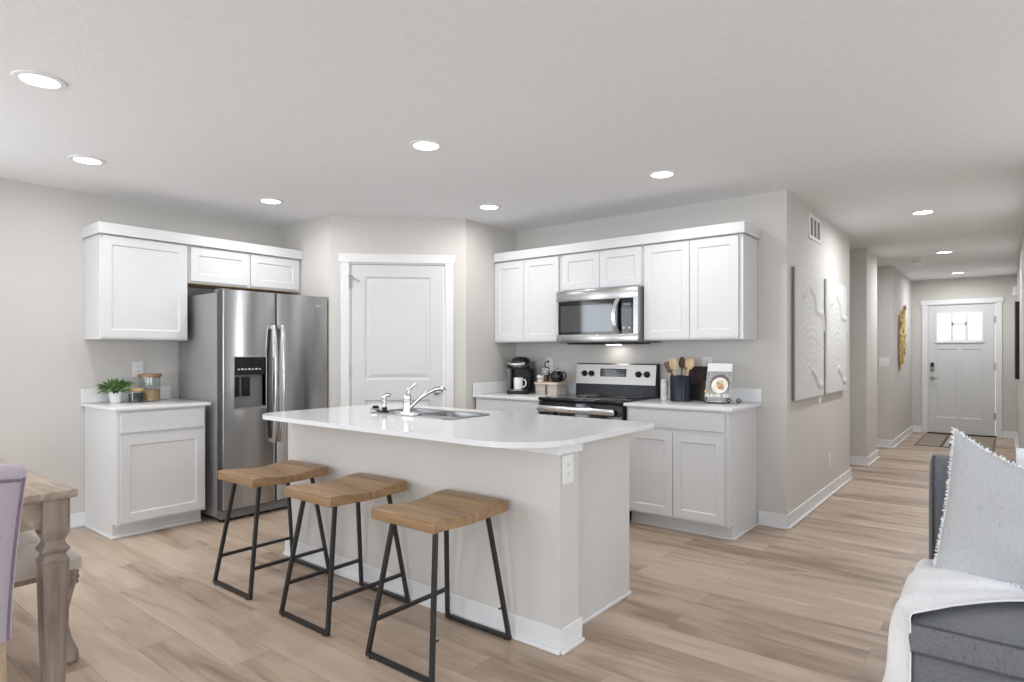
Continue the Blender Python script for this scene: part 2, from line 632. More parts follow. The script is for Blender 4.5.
def rrect(x0, x1, y0, y1, rad, n=8):
    """rounded rectangle outline, rad = radius or 4 radii (x0y0, x1y0, x1y1, x0y1)"""
    if not isinstance(rad, (list, tuple)):
        rad = [rad] * 4
    out = []
    for (cx, cy, sx, sy, a0), r in zip(((x0, y0, 1, 1, PI), (x1, y0, -1, 1, 1.5 * PI), (x1, y1, -1, -1, 0),
                                         (x0, y1, 1, -1, 0.5 * PI)), rad):
        if r <= 0:
            out.append((cx, cy))
            continue
        for k in range(n + 1):
            a = a0 + (PI / 2) * k / n
            out.append((cx + sx * r + r * math.cos(a), cy + sy * r + r * math.sin(a)))
    return out


# ------------------------------------------------------------------ room shell
CEIL = 2.44
XL, YB, XH, XR = -5.28, 4.715, -1.235, 0.12
Y0, XE, YE = -4.0, 3.6, 11.84
T = 0.1
S = 'structure'

struct('floor', MB().box(XL - 0.3, XE + 0.3, Y0 - 0.3, YE + 0.3, -0.08, 0), M['floor'],
       'light oak plank floor running through kitchen and hall', 'floor')
struct('ceiling', MB().box(XL - 0.3, XE + 0.3, Y0 - 0.3, YE + 0.3, CEIL, CEIL + 0.1), M['ceiling'],
       'flat pale ceiling dotted with recessed lights', 'ceiling')

# left wall with the dining window opening
mb = MB()
mb.box(XL - T, XL, 0.15, YB + T, 0, CEIL).box(XL - T, XL, Y0, -1.25, 0, CEIL)
mb.box(XL - T, XL, -1.25, 0.15, 0, 0.8).box(XL - T, XL, -1.25, 0.15, 2.1, CEIL)
struct('wall_left', mb, M['wall'], 'greige wall behind the refrigerator run', 'wall')
mb = MB()
mb.box(XL - 0.06, XL - 0.03, -1.25, 0.15, 0.8, 0.85).box(XL - 0.06, XL - 0.03, -1.25, 0.15, 2.05, 2.1)
mb.box(XL - 0.06, XL - 0.03, -1.25, -1.2, 0.8, 2.1).box(XL - 0.06, XL - 0.03, 0.1, 0.15, 0.8, 2.1)
mb.box(XL - 0.06, XL - 0.03, -1.25, 0.15, 1.43, 1.47)
struct('window_1', mb, M['trim'], 'white framed dining window beside the table', 'window')

# pantry walls: side, diagonal (with door opening), return
A0 = Vector((-4.53, 3.175))
struct('wall_pantry_side', MB().box(XL, A0.x, A0.y, A0.y + T, 0, CEIL), M['wall'],
       'short greige wall beside the refrigerator', 'wall')
A1 = Vector((-3.705, 4.0))
DL = (A1 - A0).length
DA = math.atan2(A1.y - A0.y, A1.x - A0.x)
mb = MB()
DX0, DX1, DH = 0.165, 0.985, 2.045
mb.prism([(0, 0), (DX0, 0), (DX0, T), (0.042, T)], 0, CEIL)
mb.prism([(DX1, 0), (DL, 0), (DL - 0.042, T), (DX1, T)], 0, CEIL)
mb.box(DX0, DX1, 0, T, DH, CEIL)
struct('wall_pantry_diagonal', mb, M['wall'], 'angled greige corner wall holding the pantry door', 'wall',
       loc=(A0.x, A0.y, 0), rz=DA)
struct('wall_pantry_return', MB().box(A1.x - T, A1.x, A1.y, YB, 0, CEIL), M['wall'],
       'short greige wall beside the coffee counter', 'wall')
struct('wall_back', MB().box(A1.x - T, XH - T, YB, YB + T, 0, CEIL), M['wall'],
       'greige wall behind the range', 'wall')
HW = 7.0
struct('wall_hall', MB().box(XH - T, XH, YB, HW, 0, CEIL), M['wall'],
       'greige hall wall holding two white relief panels', 'wall')
struct('wall_alcove', MB().box(-2.9, XH - T, HW - T, HW, 0, CEIL), M['wall'],
       'greige wall turning off the hall', 'wall')
mb = MB()
mb.box(-2.9, -1.225, 7.9, 7.9 + T, 0, CEIL).box(-1.325, -1.225, 7.9 + T, 8.62, 0, CEIL)
mb.box(-2.9, -1.325, 8.52, 8.62, 0, CEIL)
struct('wall_stub', mb, M['wall'], 'short greige wall block midway along the hall', 'wall')
mb = MB()
mb.box(-2.9, -1.195, 9.62, 9.72, 0, CEIL).box(-1.295, -1.195, 9.72, YE, 0, CEIL)
struct('wall_foyer', mb, M['wall'], 'greige wall with the gold leaf sculpture', 'wall')
struct('wall_passage', MB().box(-3.0, -2.9, HW - T, 9.72, 0, CEIL), M['wall'],
       'greige wall at the end of the side passages', 'wall')

# entry wall with the front door opening
FX0, FX1, FH = -0.99, -0.118, 2.035
mb = MB()
mb.box(-1.295, FX0, YE, YE + T, 0, CEIL).box(FX1, XR + T, YE, YE + T, 0, CEIL).box(FX0, FX1, YE, YE + T, FH, CEIL)
struct('wall_entry', mb, M['wall'], 'greige wall around the front door', 'wall')
struct('wall_right', MB().box(XR, XR + T, 5.0, YE, 0, CEIL), M['wall'], 'greige wall on the far side of the hall', 'wall')
struct('wall_living', MB().box(XR + T, 1.32, 5.0, 5.0 + T, 0, CEIL).box(1.73, XE, 5.0, 5.0 + T, 0, CEIL)
       .box(1.32, 1.73, 5.0, 5.0 + T, 2.15, CEIL).box(1.32, 1.73, 5.0, 5.0 + T, 0, 0.3), M['wall'], 'greige wall behind the sofa', 'wall')
mb = MB().box(1.32, 1.37, 5.03, 5.07, 0.3, 2.15).box(1.68, 1.73, 5.03, 5.07, 0.3, 2.15)  # unseen window frame, added around the lamp that streaks the refrigerator doors
mb.box(1.32, 1.73, 5.03, 5.07, 0.3, 0.36).box(1.32, 1.73, 5.03, 5.07, 2.09, 2.15)
struct('added_window', mb, M['trim'], 'added narrow white framed window for the refrigerator streak', 'window')

# walls behind the camera with the patio door and living windows
mb = MB()
for x0, x1 in ((XL, -4.6), (-2.2, -0.5), (2.3, XE)):
    mb.box(x0, x1, Y0 - T, Y0, 0, CEIL)
mb.box(-4.6, -2.2, Y0 - T, Y0, 2.1, CEIL).box(-0.5, 2.3, Y0 - T, Y0, 2.15, CEIL).box(-0.5, 2.3, Y0 - T, Y0, 0, 0.65)
struct('wall_rear', mb, M['wall'], 'greige wall with patio door and windows', 'wall')
mb = MB()
mb.box(-4.6, -4.52, Y0 - 0.07, Y0 - 0.03, 0, 2.1).box(-2.28, -2.2, Y0 - 0.07, Y0 - 0.03, 0, 2.1)
mb.box(-3.45, -3.35, Y0 - 0.07, Y0 - 0.03, 0, 2.1).box(-4.6, -2.2, Y0 - 0.07, Y0 - 0.03, 2.02, 2.1)
mb.box(-4.6, -2.2, Y0 - 0.07, Y0 - 0.03, 0, 0.08)
struct('door_3', mb, M['trim'], 'white framed sliding patio door', 'door')
mb = MB()
for x in (-0.5, 0.41, 1.31, 2.23):
    mb.box(x, x + 0.07, Y0 - 0.07, Y0 - 0.03, 0.65, 2.15)
mb.box(-0.5, 2.3, Y0 - 0.07, Y0 - 0.03, 0.65, 0.72).box(-0.5, 2.3, Y0 - 0.07, Y0 - 0.03, 2.08, 2.15)
struct('window_2', mb, M['trim'], 'white framed triple living window', 'window')
mb = MB()
mb.box(XE, XE + T, Y0, -1.2, 0, CEIL).box(XE, XE + T, 1.6, 5.1, 0, CEIL)
mb.box(XE, XE + T, -1.2, 1.6, 0, 0.65).box(XE, XE + T, -1.2, 1.6, 2.15, CEIL)
struct('wall_east', mb, M['wall'], 'greige living wall with a wide window', 'wall')
mb = MB()
for y in (-1.2, 0.17, 1.53):
    mb.box(XE + 0.03, XE + 0.07, y, y + 0.07, 0.65, 2.15)
mb.box(XE + 0.03, XE + 0.07, -1.2, 1.6, 0.65, 0.72).box(XE + 0.03, XE + 0.07, -1.2, 1.6, 2.08, 2.15)
struct('window_3', mb, M['trim'], 'white framed side window of the living area', 'window')


# baseboards
def base_run(mb, x0, y0, x1, y1, nx, ny, e0=0.0, e1=0.0):
    """baseboard along (x0,y0)-(x1,y1); (nx,ny) is the room side"""
    d = Vector((x1 - x0, y1 - y0, 0))
    L = d.length
    d.normalize()
    n = Vector((nx, ny, 0)).normalized()
    mt = Matrix(((d.x, n.x, 0, x0), (d.y, n.y, 0, y0), (0, 0, 1, 0), (0, 0, 0, 1)))
    mb.box(-e0, L + e1, 0.0, 0.014, 0.0005, 0.105, mat=mt, bev=0.003, seg=1)
    mb.box(-e0, L + e1, 0.013, 0.028, 0.0005, 0.02, mat=mt, bev=0.005, seg=2)


def baseboard(side, runs, label):
    mb = MB()
    for r_ in runs:
        base_run(mb, *r_)
    struct('baseboard_' + side, mb, M['trim'], label, 'baseboard', smooth=True)


baseboard('left', [(XL, Y0, XL, 1.6, 1, 0)], 'white baseboard along the dining wall')
baseboard('hall', [(-1.43, YB, XH, YB, 0, -1, 0, 0.0145), (XH, YB, XH, HW, 1, 0, 0.0145, 0.0145), (XH, HW, -2.9, HW, 0, 1)],
          'white baseboard wrapping the wall with relief panels')
baseboard('stub', [(-2.9, 7.9, -1.225, 7.9, 0, -1, 0, 0.0145), (-1.225, 7.9, -1.225, 8.62, 1, 0, 0.0145, 0.0145)],
          'white baseboard around the mid hall wall block')
baseboard('foyer', [(-2.9, 9.62, -1.195, 9.62, 0, -1, 0, 0.0145), (-1.195, 9.62, -1.195, YE, 1, 0, 0.0145, 0)],
          'white baseboard below the gold sculpture')
baseboard('entry', [(-1.195, YE, FX0 - 0.07, YE, 0, -1), (FX1 + 0.07, YE, XR, YE, 0, -1)],
          'white baseboard beside the front door')
baseboard('right', [(XR, 5.0, XR, YE, -1, 0)], 'white baseboard along the far hall wall')
baseboard('diagonal', [(A0.x, A0.y, A0.x + 0.06, A0.y + 0.06, 0.707, -0.707), (-3.76, 3.945, A1.x, A1.y, 0.707, -0.707)],
          'white baseboard beside the pantry door')


# ------------------------------------------------------------------ panelled doors
def panel_front(mb, x0, x1, z0, z1, yf, holes, rec=0.012, bev=0.02, raised=True, slope=0.008, gap=0.006):
    """front face (towards -y) of a slab at y=yf with sunk moulded panels; holes: list of (x0,x1,z0,z1)"""
    xs = sorted({x0, x1, *[h[0] for h in holes], *[h[1] for h in holes]})
    zs = sorted({z0, z1, *[h[2] for h in holes], *[h[3] for h in holes]})
    for a, b_ in zip(xs, xs[1:]):
        for c, d in zip(zs, zs[1:]):
            mx, mz = (a + b_) / 2, (c + d) / 2
            if any(h[0] < mx < h[1] and h[2] < mz < h[3] for h in holes):
                continue
            mb.quad((a, yf, c), (b_, yf, c), (b_, yf, d), (a, yf, d))
    for (a, b_, c, d) in holes:
        loops = [(0, yf), (slope, yf + rec)]
        if raised:
            loops += [(slope + gap, yf + rec), (slope + gap + bev, yf + rec * 0.35)]
        L = [[(a + i, y, c + i), (b_ - i, y, c + i), (b_ - i, y, d - i), (a + i, y, d - i)] for i, y in loops]
        for p, q in zip(L, L[1:]):
            for k in range(4):
                mb.quad(p[k], p[(k + 1) % 4], q[(k + 1) % 4], q[k])
        mb.quad(*L[-1])


def slab(mb, x0, x1, z0, z1, yf, t, holes, **k):
    panel_front(mb, x0, x1, z0, z1, yf, holes, **k)
    yb = yf + t
    mb.quad((x0, yf, z0), (x0, yb, z0), (x0, yb, z1), (x0, yf, z1))
    mb.quad((x1, yf, z0), (x1, yf, z1), (x1, yb, z1), (x1, yb, z0))
    mb.quad((x0, yf, z1), (x0, yb, z1), (x1, yb, z1), (x1, yf, z1))
    mb.quad((x0, yf, z0), (x1, yf, z0), (x1, yb, z0), (x0, yb, z0))
    mb.quad((x0, yb, z0), (x1, yb, z0), (x1, yb, z1), (x0, yb, z1))
    bmesh.ops.remove_doubles(mb.b, verts=mb.b.verts, dist=1e-5)


def casing(name, x0, x1, z1, yf, loc, rz, label, w=0.072, head_over=0.014):
    mb = MB()
    mb.box(x0 - w, x0, yf - 0.016, yf, 0.0005, z1, bev=0.002, seg=1)
    mb.box(x1, x1 + w, yf - 0.016, yf, 0.0005, z1, bev=0.002, seg=1)
    mb.box(x0 - w - head_over, x1 + w + head_over, yf - 0.022, yf, z1, z1 + 0.075, bev=0.002, seg=1)
    # jambs lining the opening
    mb.box(x0, x0 + 0.012, yf, yf + 0.1, 0.0005, z1).box(x1 - 0.012, x1, yf, yf + 0.1, 0.0005, z1)
    mb.box(x0 + 0.012, x1 - 0.012, yf, yf + 0.1, z1 - 0.012, z1)
    return struct(name, mb, M['trim'], label, 'door casing', loc=loc, rz=rz, smooth=True)


# pantry door in the diagonal wall
dloc = (A0.x, A0.y, 0)
casing('trim_1', DX0, DX1, DH, 0.0, dloc, DA, 'white flat casing around the pantry door')
mb = MB()
px0, px1 = DX0 + 0.015, DX1 - 0.015
slab(mb, px0, px1, 0.012, DH - 0.015, 0.006, 0.036,
     [(px0 + 0.115, px1 - 0.115, 1.035, 1.925), (px0 + 0.115, px1 - 0.115, 0.23, 0.86)], rec=0.012, bev=0.03, slope=0.012, gap=0.008)
pd = struct('door_1', mb, M['door'], 'white two-panel pantry door in the angled corner', 'door', loc=dloc, rz=DA)
for z in (0.25, 1.12, 1.87):
    mb = MB()
    mb.tube([(px0 - 0.001, -0.004, z - 0.045), (px0 - 0.001, -0.004, z + 0.045)], 0.006)
    mb.box(px0 - 0.012, px0 + 0.012, 0.002, 0.0055, z - 0.045, z + 0.045)
    mb.build('hinge', M['nickel'], pd)
mb = MB()
mb.tube([(px0 + 0.002, -0.012, 1.93), (px0 + 0.03, -0.04, 1.90), (px0 + 0.065, -0.03, 1.885)], 0.004)
mb.tube([(px0 + 0.002, -0.012, 1.93), (px0 - 0.02, -0.03, 1.925)], 0.004)
mb.ball((px0 + 0.067, -0.028, 1.884), 0.008)
mb.build('door_stop', M['nickel'], pd)
mb = MB()
rot = Matrix.Translation((px1 - 0.06, 0.006, 0.93)) @ Matrix.Rotation(R(90), 4, 'X')
mb.lathe([(0.03, 0), (0.03, 0.006), (0.012, 0.01), (0.011, 0.035), (0.024, 0.042), (0.029, 0.055), (0.024, 0.066), (0.006, 0.07)], n=20, mat=rot)
mb.build('door_knob', M['nickel'], pd)

# front door
casing('trim_2', FX0, FX1, FH, YE, (0, 0, 0), 0, 'white casing around the front door', w=0.067, head_over=0.02)
fx0, fx1 = FX0 + 0.015, FX1 - 0.015
gx0, gx1, gz0, gz1 = -0.855, -0.295, 1.475, 1.895
mb = MB()
slab(mb, fx0, fx1, 0.02, FH - 0.015, YE + 0.012, 0.045, [(-0.86, -0.60, 0.26, 1.335), (-0.545, -0.285, 0.26, 1.335)],
     rec=0.008, raised=False, slope=0.012)
fd = struct('door_2', mb, M['door'], 'white front door with small three-light window at the hall end', 'door')
cut(fd, MB().box(gx0, gx1, YE - 0.05, YE + 0.2, gz0, gz1))
mb = MB()
yy0, yy1 = YE + 0.003, YE + 0.05
mb.box(gx0 - 0.02, gx1 + 0.02, yy0, yy0 + 0.009, gz0 - 0.02, gz0).box(gx0 - 0.02, gx1 + 0.02, yy0, yy0 + 0.009, gz1, gz1 + 0.02)
mb.box(gx0 - 0.02, gx0, yy0, yy0 + 0.009, gz0, gz1).box(gx1, gx1 + 0.02, yy0, yy0 + 0.009, gz0, gz1)
w3 = (gx1 - gx0) / 3
for k in (1, 2):
    mb.box(gx0 + k * w3 - 0.017, gx0 + k * w3 + 0.017, yy0, yy1, gz0, gz1)
mb.box(gx0 + w3, gx1 - w3, yy0, yy1, gz1 - 0.195, gz1 - 0.145)
mb.build('window_frame', M['trim'], fd, smooth=False)
MB().box(gx0, gx1, YE + 0.03, YE + 0.036, gz0, gz1).build('glazing', M['thin'], fd, smooth=False)
mb = MB()
mb.box(gx0 - 0.03, gx1 + 0.03, YE - 0.008, YE + 0.012, gz0 - 0.045, gz0 - 0.02, bev=0.003, seg=1)
mb.build('ledge', M['trim'], fd)
for z in (0.32, 1.07, 1.78):
    MB().box(fx1 - 0.02, fx1 + 0.012, YE - 0.004, YE + 0.012, z - 0.05, z + 0.05, bev=0.003, seg=1).build('hinge', M['nickel'], fd)
mb = MB()
mb.box(-0.945, -0.895, YE - 0.02, YE + 0.012, 0.99, 1.125, bev=0.012, seg=3)
lk = mb.build('keypad_lock', M['nickel'], fd)
MB().box(-0.939, -0.901, YE - 0.024, YE - 0.019, 1.055, 1.118, bev=0.002, seg=1).build('keypad', M['blackgloss'], lk)
mb = MB()
rot = Matrix.Translation((-0.92, YE + 0.012, 0.88)) @ Matrix.Rotation(R(90), 4, 'X')
mb.lathe([(0.032, 0), (0.032, 0.008), (0.012, 0.012), (0.011, 0.04), (0.016, 0.044), (0.016, 0.05)], n=20, mat=rot)
mb.tube([(-0.92, YE - 0.035, 0.88), (-0.89, YE - 0.04, 0.882), (-0.82, YE - 0.04, 0.875)], [0.009, 0.009, 0.007])
mb.build('lever_handle', M['nickel'], fd)
MB().box(FX0, FX1, YE - 0.02, YE + 0.09, 0.0005, 0.018).build('threshold', M['threshold'], fd)


# ------------------------------------------------------------------ recessed lights
def can_light():
    t = thing('recessed_light', '', 'recessed light', (0, 0, CEIL), 0, 'recessed ceiling lights')
    mb = MB()
    mb.lathe([(0.068, -0.003), (0.074, -0.0075), (0.094, -0.0055), (0.097, -0.0005), (0.068, -0.0005)], n=40, cap=False)
    mb.build('trim_ring', M['whiteplastic'], t)
    mb = MB()
    mb.lathe([(0.001, -0.004), (0.068, -0.004), (0.068, -0.0008), (0.001, -0.0008)], n=40)
    mb.build('diffuser', M['lamp'], t)
    return t


LIGHTS = [((-3.26, 0.82), 'lit recessed ceiling light above the dining table end'),
          ((-4.38, 1.34), 'lit recessed ceiling light near the single-door wall cabinet'),
          ((-4.44, 2.58), 'lit recessed ceiling light in front of the refrigerator'),
          ((-2.57, 2.44), 'lit recessed ceiling light over the island'),
          ((-3.25, 3.78), 'lit recessed ceiling light in front of the pantry corner'),
          ((-1.77, 3.80), 'lit recessed ceiling light over the range aisle'),
          ((-0.545, 6.17), 'lit recessed ceiling light at the kitchen end of the hall'),
          ((-0.565, 8.74), 'lit recessed ceiling light midway along the hall beside the smoke detector'),
          ((-0.555, 11.10), 'lit recessed ceiling light just before the front door')]
can = can_light()
for i, ((x, y), lab) in enumerate(LIGHTS):
    if i == 0:
        can.location = (x, y, CEIL)
        can['label'] = lab
    else:
        dup(can, (x, y, CEIL), 0, lab)
    d = bpy.data.lights.new('can_lamp', 'AREA')
    d.shape = 'DISK'
    d.size = 0.14
    d.energy = 6.3 if y < 5 else (19 if y < 10 else 13)
    d.color = (1.0, 0.985, 0.97) if y < 5 else (0.95, 0.975, 1.0)
    d.spread = R(175)
    o = bpy.data.objects.new('can_lamp', d)
    COL.objects.link(o)
    o.location = (x, y, CEIL - 0.008)

t = thing('smoke_detector', 'round white smoke detector on the hall ceiling', 'smoke detector', (-0.86, 9.35, CEIL))
MB().lathe([(0.07, -0.028), (0.073, -0.01), (0.075, -0.0005)][::1], n=32).build('housing', M['whiteplastic'], t)
MB().lathe([(0.02, -0.036), (0.045, -0.034), (0.05, -0.028)], n=32).build('sensor_cap', M['whiteplastic'], t)


# ------------------------------------------------------------------ cabinets
def shaker(parent, name, x0, x1, z0, z1, yf, stile=0.057, t=0.019):
    mb = MB()
    slab(mb, x0, x1, z0, z1, yf, t, [(x0 + stile, x1 - stile, z0 + stile, z1 - stile)], rec=0.009, raised=False, slope=0.006)
    o = mb.build(name, M['cab'], parent, smooth=False)
    bv = o.modifiers.new('edge', 'BEVEL')
    bv.width = 0.0015
    bv.segments = 1
    bv.limit_method = 'ANGLE'
    return o


def flat_front(parent, name, x0, x1, z0, z1, yf, t=0.019):
    return MB().box(x0, x1, yf, yf + t, z0, z1, bev=0.002, seg=1).build(name, M['cab'], parent)


def cabinet(name, label, loc, rz, w, h, d, doors=(), drawers=(), toe=0.0, group=None, bottom=None, shoe=()):
    """local frame: x 0..w along the wall, front at y=-d, wall at y=0"""
    t = thing(name, label, 'cabinet', loc, rz, group)
    mb = MB()
    yf = -d + 0.019
    mb.box(0, w, yf, -0.002, toe, h, bev=0.0012, seg=1)
    if toe:
        mb.box(0.0, w, yf + 0.075, -0.002, 0.001, toe + 0.002)
    mb.build('carcass', M['cab'], t)
    for q in doors:
        shaker(t, 'door', q[0], q[1], q[2], q[3], -d)
    for q in drawers:
        flat_front(t, 'drawer', q[0], q[1], q[2], q[3], -d)
    if bottom:
        MB().box(0.001, w - 0.001, yf + 0.002, -0.003, -0.004, 0.0).build('underside', M[bottom], t, smooth=False)
    if shoe:
        mb = MB()
        for (x0, x1, y0, y1) in shoe:
            mb.box(x0, x1, y0, y1, 0.0008, 0.02, bev=0.005, seg=2)
        mb.build('shoe_molding', M['trim'], t)
    return t


UB, UT = 1.363, 2.103
# --- refrigerator wall (front faces +x): local x -> world y
gU = 'white upper cabinets'
RZL = R(90)
cabinet('upper_cabinet', 'white single-door wall cabinet above the plant counter', (XL + 0.001, 1.595, UB), RZL, 0.595, UT - UB, 0.33,
        [(0.012, 0.585, 0.012, UT - UB - 0.012)], group=gU)
cabinet('upper_cabinet', 'short white two-door cabinet above the refrigerator', (XL + 0.001, 2.193, 1.812), RZL, 0.978, UT - 1.812, 0.33,
        [(0.018, 0.482, 0.016, UT - 1.812 - 0.015), (0.505, 0.955, 0.016, UT - 1.812 - 0.015)], group=gU, bottom='maple')
mb = MB()
mb.box(1.578, 3.172, -0.352, -0.329, 0, 0.078, bev=0.002, seg=1)
mb.box(1.578, 1.597, -0.329, -0.001, 0, 0.078, bev=0.002, seg=1)
mb.box(1.59, 3.172, -0.335, -0.002, 0.0, 0.012)
o = mb.build('crown_molding', M['cab'], None, loc=(XL, 0, UT + 0.0008), rz=0)
o.rotation_euler = (0, 0, RZL)
tag(o, 'flat white crown board above the refrigerator cabinets', 'crown molding')

# base cabinet with drawer
CT = 0.90          # counter top height
BH = CT - 0.024    # cabinet height
cabinet('base_cabinet', 'white base cabinet with one drawer and one door beside the refrigerator', (XL + 0.001, 1.598, 0), RZL, 0.588, BH - 0.001, 0.63,
        [(0.02, 0.575, 0.118, 0.695)], [(0.02, 0.572, 0.722, 0.857)], toe=0.1, group='white base cabinets',
        shoe=[(-0.013, 0.588, -0.549, -0.535), (-0.013, 0.0, -0.536, -0.03)])


def countertop(name, label, outline, zt, splash=(), loc=(0, 0, 0), th=0.024):
    t = thing(name, label, 'countertop', loc)
    MB().prism(outline, zt - th, zt, bev=0.004, seg=2).build('slab', M['quartz'], t)
    for (x0, x1, y0, y1) in splash:
        MB().box(x0, x1, y0, y1, zt + 0.0004, zt + 0.102, bev=0.002, seg=1).build('backsplash', M['quartz'], t)
    return t


countertop('countertop', 'white counter holding the potted plant and jars', [(XL + 0.001, 1.574), (-4.632, 1.574), (-4.632, 2.212), (XL + 0.001, 2.212)],
           CT, [(XL + 0.001, XL + 0.02, 1.574, 2.19)])

# --- range wall (front faces -y): local frame = world axes
YW = YB - 0.001
cabinet('upper_cabinet', 'white two-door wall cabinet above the coffee maker', (-3.703, YW, UB), 0, 0.733, UT - UB, 0.33,
        [(0.004, 0.338, 0.012, UT - UB - 0.012), (0.342, 0.712, 0.012, UT - UB - 0.012)], group=gU)
cabinet('upper_cabinet', 'short white two-door cabinet above the microwave', (-2.968, YW, 1.785), 0, 0.764, UT - 1.785, 0.33,
        [(0.014, 0.377, 0.012, UT - 1.785 - 0.012), (0.381, 0.752, 0.012, UT - 1.785 - 0.012)], group=gU)
cabinet('upper_cabinet', 'white two-door wall cabinet above the utensil crock and cookbook', (-2.202, YW, UB), 0, 0.762, UT - UB, 0.33,
        [(0.012, 0.374, 0.012, UT - UB - 0.012), (0.379, 0.732, 0.012, UT - UB - 0.012)], group=gU)
mb = MB()
mb.box(-3.698, -1.42, -0.352, -0.329, 0, 0.078, bev=0.002, seg=1)
mb.box(-1.439, -1.42, -0.329, -0.001, 0, 0.078, bev=0.002, seg=1)
mb.box(-3.698, -1.43, -0.335, -0.002, 0, 0.012)
o = mb.build('crown_molding', M['cab'], None, loc=(0, YB, UT + 0.0008))
tag(o, 'flat white crown board above the range wall cabinets', 'crown molding')

cabinet('base_cabinet', 'white base cabinet with wide drawer and two doors beside the range', (-2.198, YW, 0), 0, 0.758, BH - 0.001, 0.615,
        [(0.02, 0.366, 0.118, 0.705), (0.371, 0.732, 0.118, 0.705)], [(0.02, 0.732, 0.735, 0.862)], toe=0.1, group='white base cabinets',
        shoe=[(0.0, 0.771, -0.534, -0.52), (0.758, 0.771, -0.521, -0.03)])
cabinet('base_cabinet', 'white base cabinet under the coffee maker mostly hidden by the island', (-3.697, YW, 0), 0, 0.727, BH - 0.001, 0.615,
        [(0.02, 0.358, 0.118, 0.705), (0.363, 0.705, 0.118, 0.705)], [(0.02, 0.705, 0.735, 0.862)], toe=0.1, group='white base cabinets')
countertop('countertop', 'white counter under the coffee maker', [(-3.698, 4.07), (-2.972, 4.07), (-2.972, YW), (-3.698, YW)], CT,
           [(-3.698, -2.972, YW - 0.02, YW), (-3.698, -3.679, 4.075, YW - 0.021)])
countertop('countertop', 'white counter under the utensil crock and cookbook', [(-2.2, 4.07), (-1.405, 4.07), (-1.405, YW), (-2.2, YW)], CT,
           [(-2.2, -1.405, YW - 0.02, YW)])

# ------------------------------------------------------------------ island
IX0, IX1, IY0, IYP, IY1 = -3.525, -1.47, 2.165, 2.31, 2.93
isl = thing('kitchen_island', 'long greige island with white overhanging counter behind the stools', 'kitchen island', (-2.5, 2.5, 0))
IL = Vector((-2.5, 2.5, 0))


def isl_part(mb, name, mat, **k):
    bmesh.ops.translate(mb.b, verts=mb.b.verts, vec=-IL)
    return mb.build(name, mat, isl, **k)


isl_part(MB().box(IX0, IX1, IY0, IYP, 0.001, BH - 0.002), 'knee_wall', M['wall'], smooth=False)
isl_part(MB().box(IX0 + 0.02, IX1 - 0.093, IYP, IY1 - 0.02, 0.1, BH - 0.002).box(IX0 + 0.02, IX1 - 0.093, IYP, IY1 - 0.09, 0.001, 0.11), 'carcass', M['cab'], smooth=False)
isl_part(MB().box(IX1 - 0.093, IX1 - 0.078, IYP, IY1, 0.001, BH - 0.002, bev=0.001, seg=1), 'end_panel', M['wall'])
mb = MB()
base_run(mb, IX0, IY0, IX1, IY0, 0, -1, 0.0145, 0.0145)
base_run(mb, IX1, IY0, IX1, IYP + 0.012, 1, 0, 0.0145, 0)
base_run(mb, IX0, IY0, IX0, IYP, -1, 0, 0.0145, 0)
isl_part(mb, 'baseboard', M['trim'])
isl_part(MB().box(IX1 - 0.079, IX1 - 0.065, IYP + 0.002, IY1, 0.0008, 0.02, bev=0.005), 'shoe_molding', M['trim'])
mb = MB()
mb.box(IX0 - 0.012, IX1 + 0.012, IY0 - 0.012, IY0 + 0.001, 0.833, BH - 0.002, bev=0.002, seg=1)
mb.box(IX1 - 0.001, IX1 + 0.0118, IY0 + 0.0005, IYP + 0.02, 0.8332, BH - 0.002, bev=0.002, seg=1)
isl_part(mb, 'apron_trim', M['trim'])
for k in range(4):
    mb = MB()
    x0 = IX0 + 0.05 + k * 0.475
    # doors on the working side, facing the range
    slab(mb, x0, x0 + 0.47, 0.118, 0.85, 0, 0.019, [(x0 + 0.057, x0 + 0.413, 0.175, 0.79)], rec=0.009, raised=False)
    bmesh.ops.transform(mb.b, matrix=Matrix.Translation((2 * x0 + 0.47, IY1 - 0.001, 0)) @ Matrix.Rotation(PI, 4, 'Z'), verts=mb.b.verts)
    isl_part(mb, 'door', M['cab'], smooth=False)

outline = rrect(-3.53, -1.425, 1.925, 2.985, [0.17, 0.29, 0.03, 0.06], 14)
ict = MB().prism(outline, CT - 0.024, CT, bev=0.004, seg=3).build('countertop', M['quartz'], None)
tag(ict, 'white island counter with rounded corners and a sink', 'countertop')
SX0, SX1, SY0, SY1 = -3.05, -2.36, 2.41, 2.78
cut(ict, MB().box(SX0 + 0.012, SX1 - 0.012, SY0 + 0.012, SY1 - 0.012, 0.5, 1.2))
for p in ict.data.polygons:
    p.use_smooth = True
ict.data.set_sharp_from_angle(angle=R(30))
car = [c for c in isl.children if c.name.startswith('carcass')][0]
cut(car, MB().box(SX0 - IL.x, SX1 - IL.x, SY0 - IL.y, SY1 - IL.y, 0.66, 1.2))

